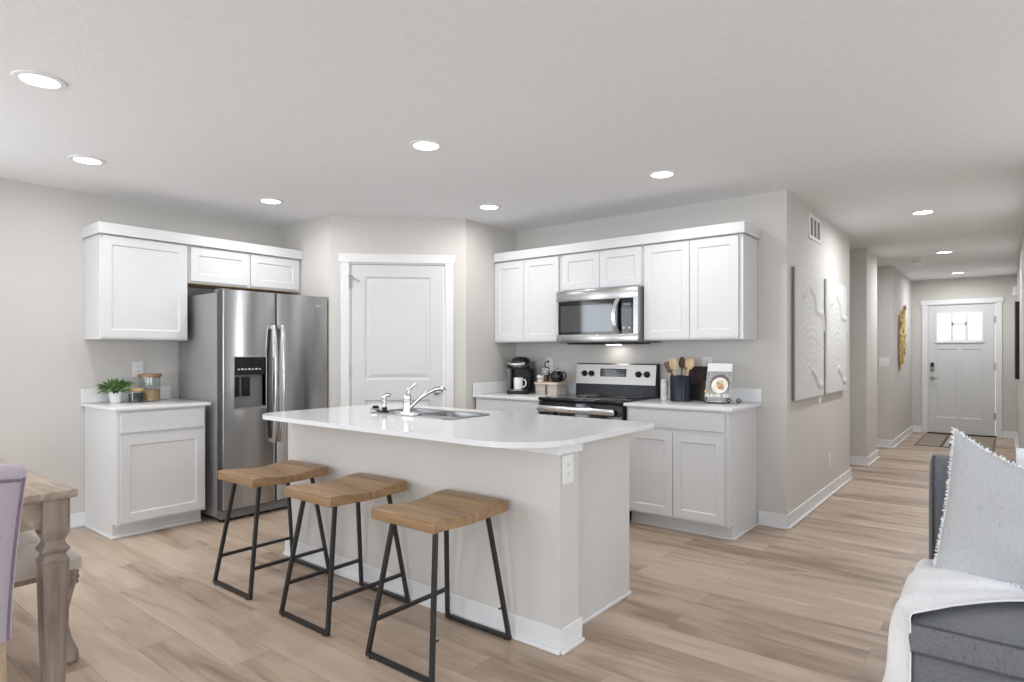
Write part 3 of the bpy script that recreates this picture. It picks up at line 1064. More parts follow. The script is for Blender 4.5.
# sink
t = thing('kitchen_sink', 'stainless double-bowl sink set into the island counter', 'sink', ((SX0 + SX1) / 2, (SY0 + SY1) / 2, CT))
hx, hy = (SX1 - SX0) / 2, (SY1 - SY0) / 2
rim = MB().prism(rrect(-hx, hx, -hy, hy, 0.05), 0.0006, 0.007, bev=0.002, seg=2).build('rim', M['sink'], t)
bowls = [(-hx + 0.03, -0.015, -hy + 0.085, hy - 0.025), (0.015, hx - 0.03, -hy + 0.085, hy - 0.025)]
cb = MB()
for b_ in bowls:
    cb.prism(rrect(*b_, 0.05), -0.05, 0.05)
cut(rim, cb)
for b_ in bowls:
    mb = MB()
    prof = []
    for (i, z) in ((0, 0.005), (0.004, -0.01), (0.012, -0.15), (0.05, -0.175)):
        pts = rrect(b_[0] + i, b_[1] - i, b_[2] + i, b_[3] - i, max(0.01, 0.05 - i * 0.5))
        prof.append([mb.b.verts.new((p[0], p[1], z)) for p in pts])
    for A, B in zip(prof, prof[1:]):
        for k in range(len(A)):
            mb.b.faces.new((A[k], A[(k + 1) % len(A)], B[(k + 1) % len(A)], B[k]))
    mb.b.faces.new(prof[-1])
    bw = mb.build('bowl', M['sink'], t)
    cx, cy = (b_[0] + b_[1]) / 2, (b_[2] + b_[3]) / 2
    MB().lathe([(0.045, -0.174), (0.045, -0.171), (0.02, -0.1725), (0.005, -0.1725)], (cx, cy, 0), 20).build('drain', M['chrome'], bw)

# faucet
FB = Vector((-2.735, 2.448, CT + 0.0074))
t = thing('kitchen_faucet', 'chrome single-lever faucet on the island sink', 'faucet', FB)
MB().prism(rrect(-0.11, 0.11, -0.03, 0.03, 0.03), 0, 0.012, bev=0.004).build('escutcheon', M['chrome'], t)
MB().lathe([(0.026, 0.012), (0.025, 0.03), (0.021, 0.055), (0.022, 0.085), (0.024, 0.10), (0.02, 0.115), (0.01, 0.12)], n=20).build('body', M['chrome'], t)
dv = Vector((0.8, 0.6, 0))
pts = [dv * 0.012 + Vector((0, 0, 0.035)), dv * 0.04 + Vector((0, 0, 0.062)), dv * 0.085 + Vector((0, 0, 0.10)), dv * 0.13 + Vector((0, 0, 0.128)),
       dv * 0.165 + Vector((0, 0, 0.145)), dv * 0.19 + Vector((0, 0, 0.15)), dv * 0.212 + Vector((0, 0, 0.147)), dv * 0.22 + Vector((0, 0, 0.13))]
MB().tube(pts, [0.014, 0.012, 0.0105, 0.0105, 0.0125, 0.0135, 0.0135, 0.012], 14).build('spout', M['chrome'], t)
hv = Vector((0.55, 0.42, 0))
MB().tube([(0, 0, 0.112), hv * 0.012 + Vector((0, 0, 0.135)), hv * 0.035 + Vector((0, 0, 0.158)), hv * 0.075 + Vector((0, 0, 0.178))],
          [0.017, 0.011, 0.008, 0.006], 12).build('lever', M['chrome'], t)
t = thing('side_sprayer', 'chrome side sprayer with black collar between faucet and soap cap', 'sink sprayer', (-2.935, 2.445, CT + 0.0074))
MB().lathe([(0.028, 0), (0.028, 0.006), (0.016, 0.012), (0.015, 0.03)], n=18).build('collar', M['blackmid'], t)
mb = MB().lathe([(0.013, 0.03), (0.014, 0.05), (0.012, 0.075), (0.015, 0.09), (0.013, 0.10)], n=18)
mb.tube([(0, 0, 0.093), (0.012, 0.01, 0.106), (0.03, 0.024, 0.103)], [0.013, 0.013, 0.010], 12)
mb.build('spray_head', M['chrome'], t)
t = thing('soap_dispenser', 'low chrome cap with black top at the end of the sink rim', 'soap dispenser cap', (-3.012, 2.44, CT + 0.0074))
MB().lathe([(0.03, 0), (0.031, 0.01), (0.024, 0.02)], n=20).build('base_ring', M['chrome'], t)
MB().lathe([(0.02, 0.02), (0.021, 0.03), (0.012, 0.036)], n=20).build('top', M['blackmid'], t)


# ------------------------------------------------------------------ refrigerator
FR = thing('refrigerator', 'stainless side-by-side refrigerator with ice and water dispenser', 'refrigerator', (XL + 0.03, 2.246, 0), RZL)
FW, FDp, FT = 0.922, 0.71, 1.74     # width, depth to door front, height
yd = -FDp
mb = MB().box(0, FW, yd + 0.075, 0, 0.03, FT - 0.022, bev=0.006)
mb.build('case', M['grey_case'], FR)
MB().box(0.006, FW - 0.006, yd + 0.066, yd + 0.0745, 0.1, FT - 0.03).build('door_gasket', M['blackmid'], FR, smooth=False)
split = 0.436


def fridge_door(x0, x1, hole=None):
    pl = [(x0, yd + 0.065), (x0, yd + 0.004)] + [(x0 + 0.005 + (x1 - x0 - 0.01) * k / 20, yd - 0.009 * math.sin(PI * k / 20)) for k in range(21)] + [(x1, yd + 0.004), (x1, yd + 0.065)]
    o = MB().prism(pl, 0.095, FT, bev=0.002, seg=1).build('door', M['steel'], FR, angle=25)
    brush(o)
    o.data.materials.append(M['door_edge'])
    for p in o.data.polygons:
        if abs(p.normal.x) > 0.35:
            p.material_index = 1
    if hole:
        cut(o, MB().box(hole[0], hole[1], yd - 0.02, yd + 0.052, hole[2], hole[3]))
        for p in o.data.polygons:
            p.use_smooth = True
        o.data.set_sharp_from_angle(angle=R(35))
    return o


HX0, HX1, HZ0, HZ1 = 0.090, 0.345, 0.845, 1.235
dl = fridge_door(0.004, split - 0.003, (HX0, HX1, HZ0, HZ1))
dr = fridge_door(split + 0.003, FW - 0.004)
mb = MB()
for (a, b_, c, d) in ((HX0 - 0.006, HX1 + 0.006, HZ0 - 0.008, HZ0), (HX0 - 0.006, HX1 + 0.006, HZ1, HZ1 + 0.006), (HX0 - 0.006, HX0, HZ0, HZ1), (HX1, HX1 + 0.006, HZ0, HZ1)):
    mb.box(a, b_, yd - 0.012, yd + 0.05, c, d)
mb.mi = 1
mb.box(HX0, HX1, yd + 0.002, yd + 0.05, HZ0 + 0.255, HZ1)
mb.mi = 2
mb.box(HX0, HX1, yd + 0.044, yd + 0.0515, HZ0, HZ0 + 0.255)
mb.box(HX0, HX1, yd - 0.0115, yd + 0.05, HZ0, HZ0 + 0.012)
mb.mi = 3
mb.box(HX0 + 0.012, HX0 + 0.062, yd + 0.026, yd + 0.044, HZ0 + 0.09, HZ0 + 0.235, bev=0.004)
mb.box(HX0 + 0.086, HX0 + 0.145, yd + 0.026, yd + 0.044, HZ0 + 0.09, HZ0 + 0.235, bev=0.004)
mb.build('dispenser', [M['steelh'], M['blackgloss'], M['greyplastic'], M['blackmid']], dl)
mb = MB()
for k in range(7):      # row of small pale control marks
    mb.box(HX0 + 0.035 + k * 0.028, HX0 + 0.035 + k * 0.028 + 0.016, yd + 0.0008, yd + 0.002, HZ0 + 0.292, HZ0 + 0.300 + 0.004 * (k % 2))
mb.build('control_marks', M['whiteplastic'], dl, smooth=False)
for d_, xc in ((dl, split - 0.036), (dr, split + 0.036)):
    zz = [0.565 + (1.48 - 0.565) * k / 16 for k in range(17)]
    mb = MB()
    pts = []
    for k, z in enumerate(zz):
        u = k / 16
        off = 0.026 + 0.037 * math.sin(PI * u) ** 0.6
        pts.append((xc, yd - off, z))
    ring = []
    for (x, y, z) in pts:
        ring.append([mb.b.verts.new((x + a, y + b_, z)) for a, b_ in
                     ((-0.017, 0.006), (-0.015, -0.005), (0.0, -0.008), (0.015, -0.005), (0.017, 0.006))])
    for A, B in zip(ring, ring[1:]):
        for k in range(5):
            mb.b.faces.new((A[k], A[(k + 1) % 5], B[(k + 1) % 5], B[k]))
    mb.b.faces.new(ring[0])
    mb.b.faces.new(ring[-1])
    for z in (0.575, 1.47):
        mb.box(xc - 0.012, xc + 0.012, yd - 0.028, yd + 0.002, z - 0.016, z + 0.016, bev=0.003)
    mb.build('handle', M['handle'], d_)
mb = MB().box(0.005, FW - 0.005, yd + 0.02, yd + 0.075, 0.025, 0.088)
mb.build('kick_grille', M['greyplastic'], FR)
for x in (0.03, FW - 0.03):
    MB().lathe([(0.02, 0.001), (0.02, 0.03)], (x, yd + 0.06, 0), 14).build('foot', M['blackmid'], FR)
    MB().box(x - 0.025, x + 0.025, yd + 0.01, yd + 0.12, FT - 0.0215, FT + 0.006, bev=0.004).build('hinge_cover', M['greyplastic'], FR)
MB().box(FW - 0.125, FW - 0.075, yd - 0.0068, yd - 0.002, FT - 0.085, FT - 0.07).build('badge', M['handle'], dr)


# ------------------------------------------------------------------ range
RX0, RX1 = -2.966, -2.206
RC = (RX0 + RX1) / 2
RG = thing('electric_range', 'stainless and black electric range below the microwave', 'range', (RC, YW, 0))
hw = (RX1 - RX0) / 2 - 0.002
MB().box(-hw, hw, -0.60, -0.012, 0.03, 0.885, bev=0.003, seg=1).build('body', M['blackmid'], RG)
mb = MB().box(-hw - 0.002, hw + 0.002, -0.66, -0.02, 0.886, 0.910, bev=0.008, seg=3)
ck = mb.build('cooktop', M['blackgloss'], RG)
for (x, y, r_) in ((-0.19, -0.44, 0.11), (0.19, -0.44, 0.09), (-0.19, -0.18, 0.08), (0.19, -0.18, 0.11)):
    mb = MB()
    for q in (r_ - 0.003, r_):
        mb.tube([(x + q * math.cos(a * PI / 18), y + q * math.sin(a * PI / 18), 0.9101) for a in range(36)], 0.0016, 4, closed=True)
    mb.build('burner_ring', M['greyplastic'], ck)
od = MB().box(-hw, hw, -0.645, -0.602, 0.19, 0.878, bev=0.006).build('oven_door', M['blackgloss'], RG)
MB().box(-hw, hw, -0.64, -0.602, 0.03, 0.182, bev=0.006).build('storage_drawer', M['steelh'], RG)
mb = MB()
mb.box(-hw + 0.012, hw - 0.045, -0.705, -0.672, 0.80, 0.85, bev=0.012, seg=3)
mb.box(-hw + 0.04, -hw + 0.07, -0.67, -0.643, 0.812, 0.84).box(hw - 0.10, hw - 0.07, -0.67, -0.643, 0.812, 0.84)
mb.build('handle', M['handle'], od)
bg = MB()
bg.prism([(-0.10, 0.90), (-0.095, 1.0), (-0.075, 1.165), (-0.06, 1.175), (-0.012, 1.175), (-0.012, 0.90)], -hw, hw,
         mat=Matrix(((0, 0, 1, 0), (1, 0, 0, 0), (0, 1, 0, 0), (0, 0, 0, 1))))
bgo = bg.build('backguard', M['black_enamel'], RG)


def bgpt(z):      # front face of the backguard at height z
    return -0.095 + (z - 1.0) / 0.165 * 0.02


mb = MB()
yA, yB = bgpt(1.005) - 0.004, bgpt(1.165) - 0.004
mb.prism([(yA, 1.003), (yB, 1.168), (yB + 0.012, 1.178), (-0.02, 1.178), (-0.02, 1.1755), (-0.058, 1.1755), (yB + 0.004, 1.164), (yA + 0.004, 1.003)], -hw, hw,
         mat=Matrix(((0, 0, 1, 0), (1, 0, 0, 0), (0, 1, 0, 0), (0, 0, 0, 1))))
mb.build('control_panel', M['panel_steel'], RG)
tilt = math.atan2(0.02, 0.165)


def on_guard(x, z, off=0.0045):
    return Matrix.Translation((x, bgpt(z) - off, z)) @ Matrix.Rotation(-tilt, 4, 'X')


for x in (-0.292, -0.222, 0.225, 0.30):
    mb = MB()
    mt = on_guard(x, 1.09) @ Matrix.Rotation(R(90), 4, 'X')
    mb.lathe([(0.026, 0), (0.026, 0.006), (0.021, 0.01), (0.019, 0.026), (0.015, 0.028)], n=20, mat=mt)
    mb.box(-0.005, 0.005, -0.02, 0.02, 0.012, 0.034, bev=0.002, seg=1, mat=mt)
    mb.build('knob', M['blackmid'], RG)
mb = MB()
mt = on_guard(-0.012, 1.10)
mb.box(-0.125, 0.125, -0.003, 0.002, -0.034, 0.034, bev=0.002, seg=1, mat=mt)
dp = mb.build('display', M['blackgloss'], RG)
mb = MB()
for r_ in range(3):
    for k in range(9):
        if 3 <= k <= 5 and r_ > 0:
            continue
        x = -0.10 + k * 0.0235
        z = -0.022 + r_ * 0.019
        mb.box(x, x + 0.014, -0.0038, -0.003, z, z + 0.008, mat=mt)
mb.build('keys', M['greyplastic'], dp, smooth=False)
MB().box(-0.03, 0.035, -0.0038, -0.003, 0.004, 0.024, mat=mt).build('clock', M['display'], dp, smooth=False)

# ------------------------------------------------------------------ microwave
MW = thing('microwave', 'stainless over-the-range microwave under the short cabinet', 'microwave', (RC, YW, 1.35))
mw = 0.379
MH = 0.43
yf = -0.402
MB().box(-mw, mw, -0.36, -0.003, 0.0, MH - 0.002, bev=0.003, seg=1).build('case', M['greyplastic'], MW)
mb = MB()
mb.box(-mw, mw, yf, -0.358, 0.342, MH, bev=0.004).box(-mw, mw, yf, -0.358, 0.005, 0.068, bev=0.004)
mb.box(-mw, -mw + 0.022, yf, -0.358, 0.06, 0.347).box(mw - 0.038, mw, yf, -0.358, 0.06, 0.347)
mb.build('face_frame', M['steelh'], MW)
MB().box(-mw + 0.022, 0.195, yf + 0.004, -0.358, 0.066, 0.344).build('door', M['blackgloss'], MW)
dm = MW.children[-1]
MB().box(-mw + 0.045, 0.158, yf + 0.0025, yf + 0.0042, 0.088, 0.305).build('window', M['window_glass'], dm)
pts = [(0.192 + 0.022 * (1 - math.sin(PI * k / 12)), yf - 0.012 - 0.034 * math.sin(PI * k / 12) ** 0.7, 0.07 + 0.272 * k / 12) for k in range(13)]
mb = MB()
ring = [[mb.b.verts.new((p[0] + a, p[1] + b_, p[2])) for a, b_ in ((-0.018, 0.004), (-0.015, -0.006), (0.015, -0.006), (0.018, 0.004))] for p in pts]
for A, B in zip(ring, ring[1:]):
    for k in range(4):
        mb.b.faces.new((A[k], A[(k + 1) % 4], B[(k + 1) % 4], B[k]))
mb.b.faces.new(ring[0])
mb.b.faces.new(ring[-1])
for z in (0.076, 0.336):
    mb.box(0.2, 0.226, yf - 0.016, yf + 0.006, z - 0.006, z + 0.006)
mb.build('handle', M['handle'], dm)
cp = MB().box(0.196, mw - 0.038, yf + 0.003, -0.358, 0.066, 0.344).build('control_panel', M['blackgloss'], MW)
MB().box(0.25, 0.315, yf + 0.0015, yf + 0.003, 0.285, 0.305).build('clock', M['display'], cp, smooth=False)
mb = MB()
for r_ in range(5):
    for k in range(3):
        mb.box(0.242 + k * 0.029, 0.262 + k * 0.029, yf + 0.0018, yf + 0.003, 0.14 + r_ * 0.025, 0.154 + r_ * 0.025)
mb.build('keys', M['greyplastic'], cp, smooth=False)
for x in (0.255, 0.305):
    MB().ball((x, yf + 0.003, 0.112), 0.008, (1, 0.3, 1)).build('round_key', M['whiteplastic'], cp)
MB().box(-mw + 0.06, mw - 0.06, -0.33, -0.06, -0.012, 0.0, bev=0.003).build('vent_grille', M['blackmid'], MW)

MB().box(-0.06, 0.06, -0.12, -0.07, -0.0155, -0.0125).build('task_light', M['lamp'], MW)
d = bpy.data.lights.new('microwave_task_lamp', 'AREA')
d.shape = 'RECTANGLE'
d.size, d.size_y = 0.12, 0.05
d.energy = 0.18
d.color = (1.0, 0.93, 0.84)
o = bpy.data.objects.new('microwave_task_lamp', d)
COL.objects.link(o)
o.location = (RC, YW - 0.095, 1.332)

# ------------------------------------------------------------------ small kitchen things
ZC = CT + 0.0006
# coffee maker
t = thing('coffee_maker', 'black single-serve coffee maker with a white mug on its tray', 'coffee maker', (-3.47, 4.49, ZC), R(18))
mb = MB()
mb.prism(rrect(-0.10, 0.10, -0.16, 0.13, 0.045), 0, 0.03, bev=0.006)
mb.prism(rrect(-0.10, 0.10, 0.0, 0.13, 0.045), 0.028, 0.25, bev=0.006)
mb.build('body', M['blackmid'], t)
mb = MB()
mb.prism(rrect(-0.105, 0.105, -0.14, 0.13, 0.06), 0.225, 0.29, bev=0.014, seg=3)
mb.lathe([(0.09, 0.285), (0.085, 0.31), (0.06, 0.328), (0.02, 0.333)], (0, -0.02, 0), 24)
hd = mb.build('brew_head', M['blackgloss'], t)
mb = MB()
mb.tube([(-0.075, -0.135, 0.275), (-0.05, -0.158, 0.268), (0, -0.168, 0.266), (0.05, -0.158, 0.268), (0.075, -0.135, 0.275)], 0.012, 10)
mb.build('handle_band', M['handle'], hd)
MB().box(-0.135, -0.10, -0.02, 0.12, 0.02, 0.24, bev=0.012).build('water_tank', M['greyplastic'], t)
MB().prism(rrect(-0.075, 0.075, -0.15, -0.01, 0.03), 0.0305, 0.036, bev=0.002).build('drip_tray', M['nickel'], t)

t = thing('mug', 'plain white mug standing on the coffee maker tray', 'mug', (-3.44, 4.405, ZC + 0.037), R(18))
MB().lathe([(0.034, 0), (0.038, 0.004), (0.041, 0.05), (0.041, 0.108), (0.037, 0.108), (0.036, 0.05), (0.03, 0.008), (0.003, 0.008)], n=28).build('cup', M['ceramic'], t)
MB().tube([(0.038, 0, 0.088), (0.06, 0, 0.092), (0.072, 0, 0.07), (0.07, 0, 0.042), (0.056, 0, 0.025), (0.038, 0, 0.024)], 0.006, 10).build('handle', M['ceramic'], t)

# wooden riser with things on it
t = thing('wooden_riser', 'small whitewashed wooden riser between coffee maker and range', 'riser', (-3.165, 4.52, ZC))
MB().box(-0.125, 0.125, -0.08, 0.08, 0.088, 0.108, bev=0.004).build('shelf', M['risertop'], t)
for x in (-0.112, 0.092):
    MB().box(x, x + 0.02, -0.075, 0.075, 0, 0.088, bev=0.002, seg=1).build('side', M['riser'], t)
MB().box(-0.092, -0.0125, -0.07, -0.058, 0.0, 0.088).box(0.0125, 0.092, -0.07, -0.058, 0.0, 0.088).build('front_panel', M['riser'], t)
MB().box(-0.012, 0.012, -0.07, 0.055, 0.0, 0.088).build('divider', M['darkspoon'], t)
ZR = ZC + 0.1086
t = thing('french_press', 'glass coffee press with brown coffee and bent black knob on the riser', 'coffee press', (-3.24, 4.535, ZR))
MB().lathe([(0.045, 0), (0.047, 0.004), (0.047, 0.12), (0.045, 0.12), (0.044, 0.006), (0.003, 0.005)], n=28).build('carafe', M['thin'], t)
MB().lathe([(0.0425, 0.0065), (0.043, 0.01), (0.043, 0.062), (0.003, 0.062)], n=28).build('coffee', M['tea'], t)
MB().lathe([(0.048, 0.1205), (0.05, 0.126), (0.03, 0.138), (0.008, 0.142)], n=28).build('lid', M['chrome'], t)
mb = MB().tube([(0, 0, 0.14), (0.002, 0, 0.165), (0.012, 0, 0.178), (0.03, 0, 0.182)], 0.004, 8).ball((0.036, 0, 0.182), 0.011)
mb.build('plunger', M['blackmid'], t)
t = thing('teapot', 'round black teapot with loop handle on the riser', 'teapot', (-3.105, 4.53, ZR))
MB().lathe([(0.03, 0), (0.045, 0.008), (0.058, 0.035), (0.06, 0.055), (0.05, 0.082), (0.035, 0.098), (0.028, 0.1)], n=28).build('pot', M['blackgloss'], t)
MB().lathe([(0.03, 0.1005), (0.028, 0.108), (0.01, 0.115), (0.008, 0.12), (0.012, 0.128), (0.003, 0.132)], n=24).build('lid', M['chrome'], t)
MB().tube([(0.05, 0, 0.085), (0.075, 0, 0.092), (0.092, 0, 0.07), (0.088, 0, 0.04), (0.07, 0, 0.02), (0.05, 0, 0.02)], 0.007, 10).build('handle', M['blackmid'], t)
MB().tube([(-0.05, -0.01, 0.05), (-0.072, -0.012, 0.062), (-0.082, -0.013, 0.085)], [0.012, 0.009, 0.007], 10).build('spout', M['blackgloss'], t)
t = thing('teacup', 'little cream cup with brown marks in front of the coffee press', 'cup', (-3.245, 4.475, ZR))
MB().lathe([(0.02, 0), (0.028, 0.004), (0.033, 0.05), (0.033, 0.058), (0.03, 0.058), (0.027, 0.01), (0.003, 0.006)], n=24).build('cup', M['ceramic'], t)
mb = MB()
for a in (-2.5, -2.0, -1.5, -1.0, -0.5):
    mb.tube([(0.0335 * math.cos(a), 0.0335 * math.sin(a), 0.018), (0.0342 * math.cos(a + 0.12), 0.0342 * math.sin(a + 0.12), 0.028),
             (0.0346 * math.cos(a), 0.0346 * math.sin(a), 0.04)], 0.003, 6)
mb.build('painted_marks', M['darkspoon'], t)

# utensil crock and utensils
CX, CY = -1.945, 4.50
t = thing('utensil_crock', 'dark navy cylindrical crock full of wooden utensils', 'crock', (CX, CY, ZC))
MB().lathe([(0.074, 0), (0.078, 0.004), (0.078, 0.19), (0.076, 0.194), (0.071, 0.19), (0.07, 0.01), (0.003, 0.008)], n=36).build('pot', M['navy'], t)


def utensil(name, label, mat, a, lean, kind, size=1.0, twist=0.0):
    off = -0.03 if lean > R(22) else 0.014
    base = Vector((CX + off * math.cos(a), CY + off * math.sin(a), ZC + 0.012))
    o = thing(name, label, 'utensil', base, 0, 'utensils in the crock')
    o.rotation_euler = Matrix.Rotation(a, 3, 'Z').to_4x4().to_3x3().to_euler()
    o.rotation_euler = (Matrix.Rotation(a, 4, 'Z') @ Matrix.Rotation(lean, 4, 'Y') @ Matrix.Rotation(twist - a, 4, 'Z')).to_euler()
    MB().tube([(0, 0, 0), (0, 0, 0.12), (0, 0, 0.245)], [0.006, 0.0055, 0.007], 8).build('shaft', M[mat], o)
    mb = MB()
    if kind == 'spoon':
        mb.ball((0, 0, 0.28), 0.046, (0.72 * size, 0.22, 1.0))
    elif kind == 'spatula':
        mb.prism(rrect(-0.03 * size, 0.03 * size, 0.235, 0.32, [0.012, 0.012, 0.02, 0.02]), -0.004, 0.004, bev=0.002,
                 mat=Matrix(((1, 0, 0, 0), (0, 0, 1, 0), (0, 1, 0, 0), (0, 0, 0, 1))))
    else:
        for q in (-1, 0, 1):
            mb.box(-0.006 + q * 0.018, 0.006 + q * 0.018, -0.004, 0.004, 0.24, 0.315, bev=0.002, seg=1)
        mb.box(-0.026, 0.026, -0.004, 0.004, 0.235, 0.25, bev=0.002, seg=1)
    mb.build('head', M[mat], o)
    return o


utensil('wooden_spoon', 'pale wooden spoon leaning out of the navy crock towards the range', 'spoon', R(160), R(13), 'spoon', 1.0)
utensil('slotted_turner', 'dark slotted turner lowest of the utensils leaning towards the range', 'darkspoon', R(212), R(26), 'slotted')
utensil('wooden_spatula', 'pale wide wooden spatula at the front of the navy crock', 'spoon', R(250), R(13), 'spatula', 1.0)
utensil('dark_spoon', 'dark walnut spoon upright in the middle of the navy crock', 'darkspoon', R(95), R(4), 'spoon', 0.8)
utensil('wooden_fork', 'pale slotted wooden fork in the navy crock beside the dark spoon', 'spoon', R(72), R(13), 'slotted')
utensil('wooden_ladle', 'broad pale wooden spoon leaning out of the navy crock towards the cookbook', 'spoon', R(350), R(13.5), 'spoon', 1.15)

t = thing('pepper_mill', 'small white marbled shaker tucked between range and navy crock', 'shaker', (-2.09, 4.53, ZC))
MB().lathe([(0.028, 0), (0.03, 0.004), (0.03, 0.125), (0.026, 0.13)], n=24).build('body', M['marble'], t)
MB().lathe([(0.027, 0.1305), (0.029, 0.135), (0.027, 0.155), (0.012, 0.163)], n=24).build('cap', M['marble'], t)

# dark board leaning on the wall behind
mb = MB()
mb.prism(rrect(-0.12, 0.12, 0, 0.265, 0.03), -0.009, 0.009, bev=0.004, mat=Matrix(((1, 0, 0, 0), (0, 0, -1, 0), (0, 1, 0, 0), (0, 0, 0, 1))))
o = mb.build('cutting_board', M['board'], None)
o.location = (-1.825, 4.618, ZC + 0.003)
o.rotation_euler = (R(-15), 0, 0)
tag(o, 'dark mottled board leaning on the wall behind crock and cookbook', 'cutting board')

# cookbook on a wire easel
BKX, BKY, BRZ, BTL = -1.625, 4.42, R(4), R(-19)
ez = thing('book_easel', 'small black wire easel holding the cookbook', 'book stand', (BKX, BKY, ZC), BRZ)
mb = MB()
for s in (-1, 1):
    mb.tube([(s * 0.05, -0.055, 0.028), (s * 0.05, -0.05, 0.008), (s * 0.055, -0.006, 0.006), (s * 0.05, 0.082, 0.24)], 0.003, 6)
    sp = [(s * 0.085 + 0.022 * (1 - k / 26) * math.cos(k * 0.6) * s, -0.045, 0.026 + 0.022 * (1 - k / 26) * math.sin(k * 0.6)) for k in range(22)]
    mb.tube(sp, 0.0025, 6)
    mb.tube([(s * 0.107, -0.045, 0.026), (s * 0.06, -0.048, 0.004), (s * 0.05, -0.05, 0.006)], 0.0025, 6)
mb.tube([(0.15 + 0.02 * math.cos(k * 0.6) * (1 - k / 30), -0.03, 0.025 + 0.02 * math.sin(k * 0.6) * (1 - k / 30)) for k in range(24)], 0.0025, 6)
mb.tube([(0.17, -0.03, 0.025), (0.14, -0.02, 0.004), (0.055, 0.0, 0.006)], 0.0025, 6)
mb.build('front_feet', M['wire'], ez)
mb = MB().tube([(-0.055, 0.0, 0.006), (0.055, 0.0, 0.006)], 0.003, 6).tube([(-0.05, 0.082, 0.24), (0.05, 0.082, 0.24)], 0.003, 6)
mb.tube([(0, 0.082, 0.235), (0, 0.15, 0.004)], 0.003, 6)
mb.build('back_strut', M['wire'], ez)
bkT = Matrix.Translation((0, -0.036, 0.012)) @ Matrix.Rotation(BTL, 4, 'X')
bk = thing('cookbook', 'white cookbook with a bowl of food on its cover standing on the easel', 'book', (BKX, BKY - 0.034, ZC + 0.0145), BRZ)
bk.rotation_euler = (BTL, 0, BRZ)
BW, BHh = 0.088, 0.29
MB().box(-BW, BW, -0.002, 0.016, 0, BHh, bev=0.0015, seg=1).build('cover', M['paper'], bk)
MB().box(-BW + 0.003, BW + 0.001, 0.0005, 0.0135, 0.003, BHh - 0.003).build('pages', M['whiteplastic'], bk, smooth=False)
mb = MB().box(-BW, BW, -0.0028, -0.002, 0.004, 0.228)
mb.build('cover_photo', M['photo_grey'], bk, smooth=False)


def disc(mb, cx, cz, r_, y, n=28, sx=1.0, sz=1.0):
    vs = [mb.b.verts.new((cx + r_ * sx * math.cos(2 * PI * k / n), y, cz + r_ * sz * math.sin(2 * PI * k / n))) for k in range(n)]
    f = mb.b.faces.new(vs)
    f.material_index = mb.mi
    r2 = bmesh.ops.extrude_face_region(mb.b, geom=[f])
    bmesh.ops.translate(mb.b, verts=[v for v in r2['geom'] if isinstance(v, bmesh.types.BMVert)], vec=(0, 0.0004, 0))


mb = MB()
disc(mb, 0.012, 0.135, 0.07, -0.0034)
mb.mi = 1
disc(mb, 0.012, 0.122, 0.059, -0.0040)
mb.mi = 2
for (x, z, r_) in ((0.005, 0.15, 0.018), (0.04, 0.135, 0.02), (-0.02, 0.10, 0.02), (0.03, 0.155, 0.013)):
    disc(mb, x, z, r_, -0.0046, 16)
mb.mi = 3
for (x, z, r_) in ((0.02, 0.115, 0.024), (0.0, 0.135, 0.015), (-0.08, 0.075, 0.012), (0.035, 0.10, 0.014), (-0.065, 0.07, 0.01)):
    disc(mb, x, z, r_, -0.0052, 16)
mb.build('bowl_picture', [M['bowl_rim'], M['ceramic'], M['food_pale'], M['food']], bk, smooth=False)
# the bold white title line (too small in the photograph to read letter by letter)
mb = MB()
x = -BW + 0.006
for k, wd in enumerate((0.017, 0.015, 0.013, 0.016, 0.0, 0.015, 0.014, 0.016, 0.0, 0.015, 0.016, 0.014)):
    if wd == 0:
        x += 0.007
        continue
    z0, z1 = 0.032, 0.058
    mb.box(x, x + 0.0045, -0.0036, -0.0028, z0, z1)
    if k % 3 != 1:
        mb.box(x + wd - 0.0055, x + wd - 0.001, -0.0036, -0.0028, z0, z1)
    if k % 2 == 0:
        mb.box(x + 0.004, x + wd - 0.004, -0.0036, -0.0028, z1 - 0.006, z1)
    mb.box(x + 0.004, x + wd - 0.003, -0.0036, -0.0028, z0 + 0.010, z0 + 0.016)
    if k % 3 == 1:
        mb.box(x + 0.004, x + wd - 0.002, -0.0036, -0.0028, z0, z0 + 0.006)
    x += wd
mb.build('title', M['paper'], bk, smooth=False)

# ------------------------------------------------------------------ plant counter
t = thing('potted_plant', 'small leafy green plant in a white tapered pot', 'potted plant', (-5.085, 1.735, ZC))
MB().lathe([(0.032, 0), (0.035, 0.003), (0.048, 0.082), (0.048, 0.086), (0.043, 0.086), (0.041, 0.078), (0.003, 0.075)], n=28).build('pot', M['ceramic'], t)
MB().lathe([(0.04, 0.0755), (0.041, 0.08), (0.003, 0.082)], n=20).build('soil', M['soil'], t)
mb = MB()
rnd = random.Random(3)
for k in range(190):
    a = rnd.uniform(0, 2 * PI)
    el = rnd.uniform(0.1, 1.35)
    L = rnd.uniform(0.075, 0.175) * (0.85 if el > 0.9 else 1.0)
    d = Vector((math.cos(a) * math.cos(el), math.sin(a) * math.cos(el), math.sin(el) * 0.85))
    p0 = Vector((math.cos(a) * 0.015, math.sin(a) * 0.015, 0.08))
    side = Vector((-math.sin(a), math.cos(a), rnd.uniform(-0.4, 0.4))).normalized()
    tip = p0 + d * L + Vector((0, 0, -0.25 * L * math.cos(el)))
    mid = p0 + d * L * 0.66
    w = rnd.uniform(0.010, 0.019)
    q = p0 + d * L * 0.4
    if tip.x < -0.185 or (tip.y > 0.065 and tip.z < 0.125):
        continue
    mb.quad(q, mid + side * w, tip, mid - side * w)
    if k % 3 == 0:
        mb.tube([p0, q], 0.0012, 4)
o = mb.build('foliage', M['leaf'], t, smooth=False, fix=False)

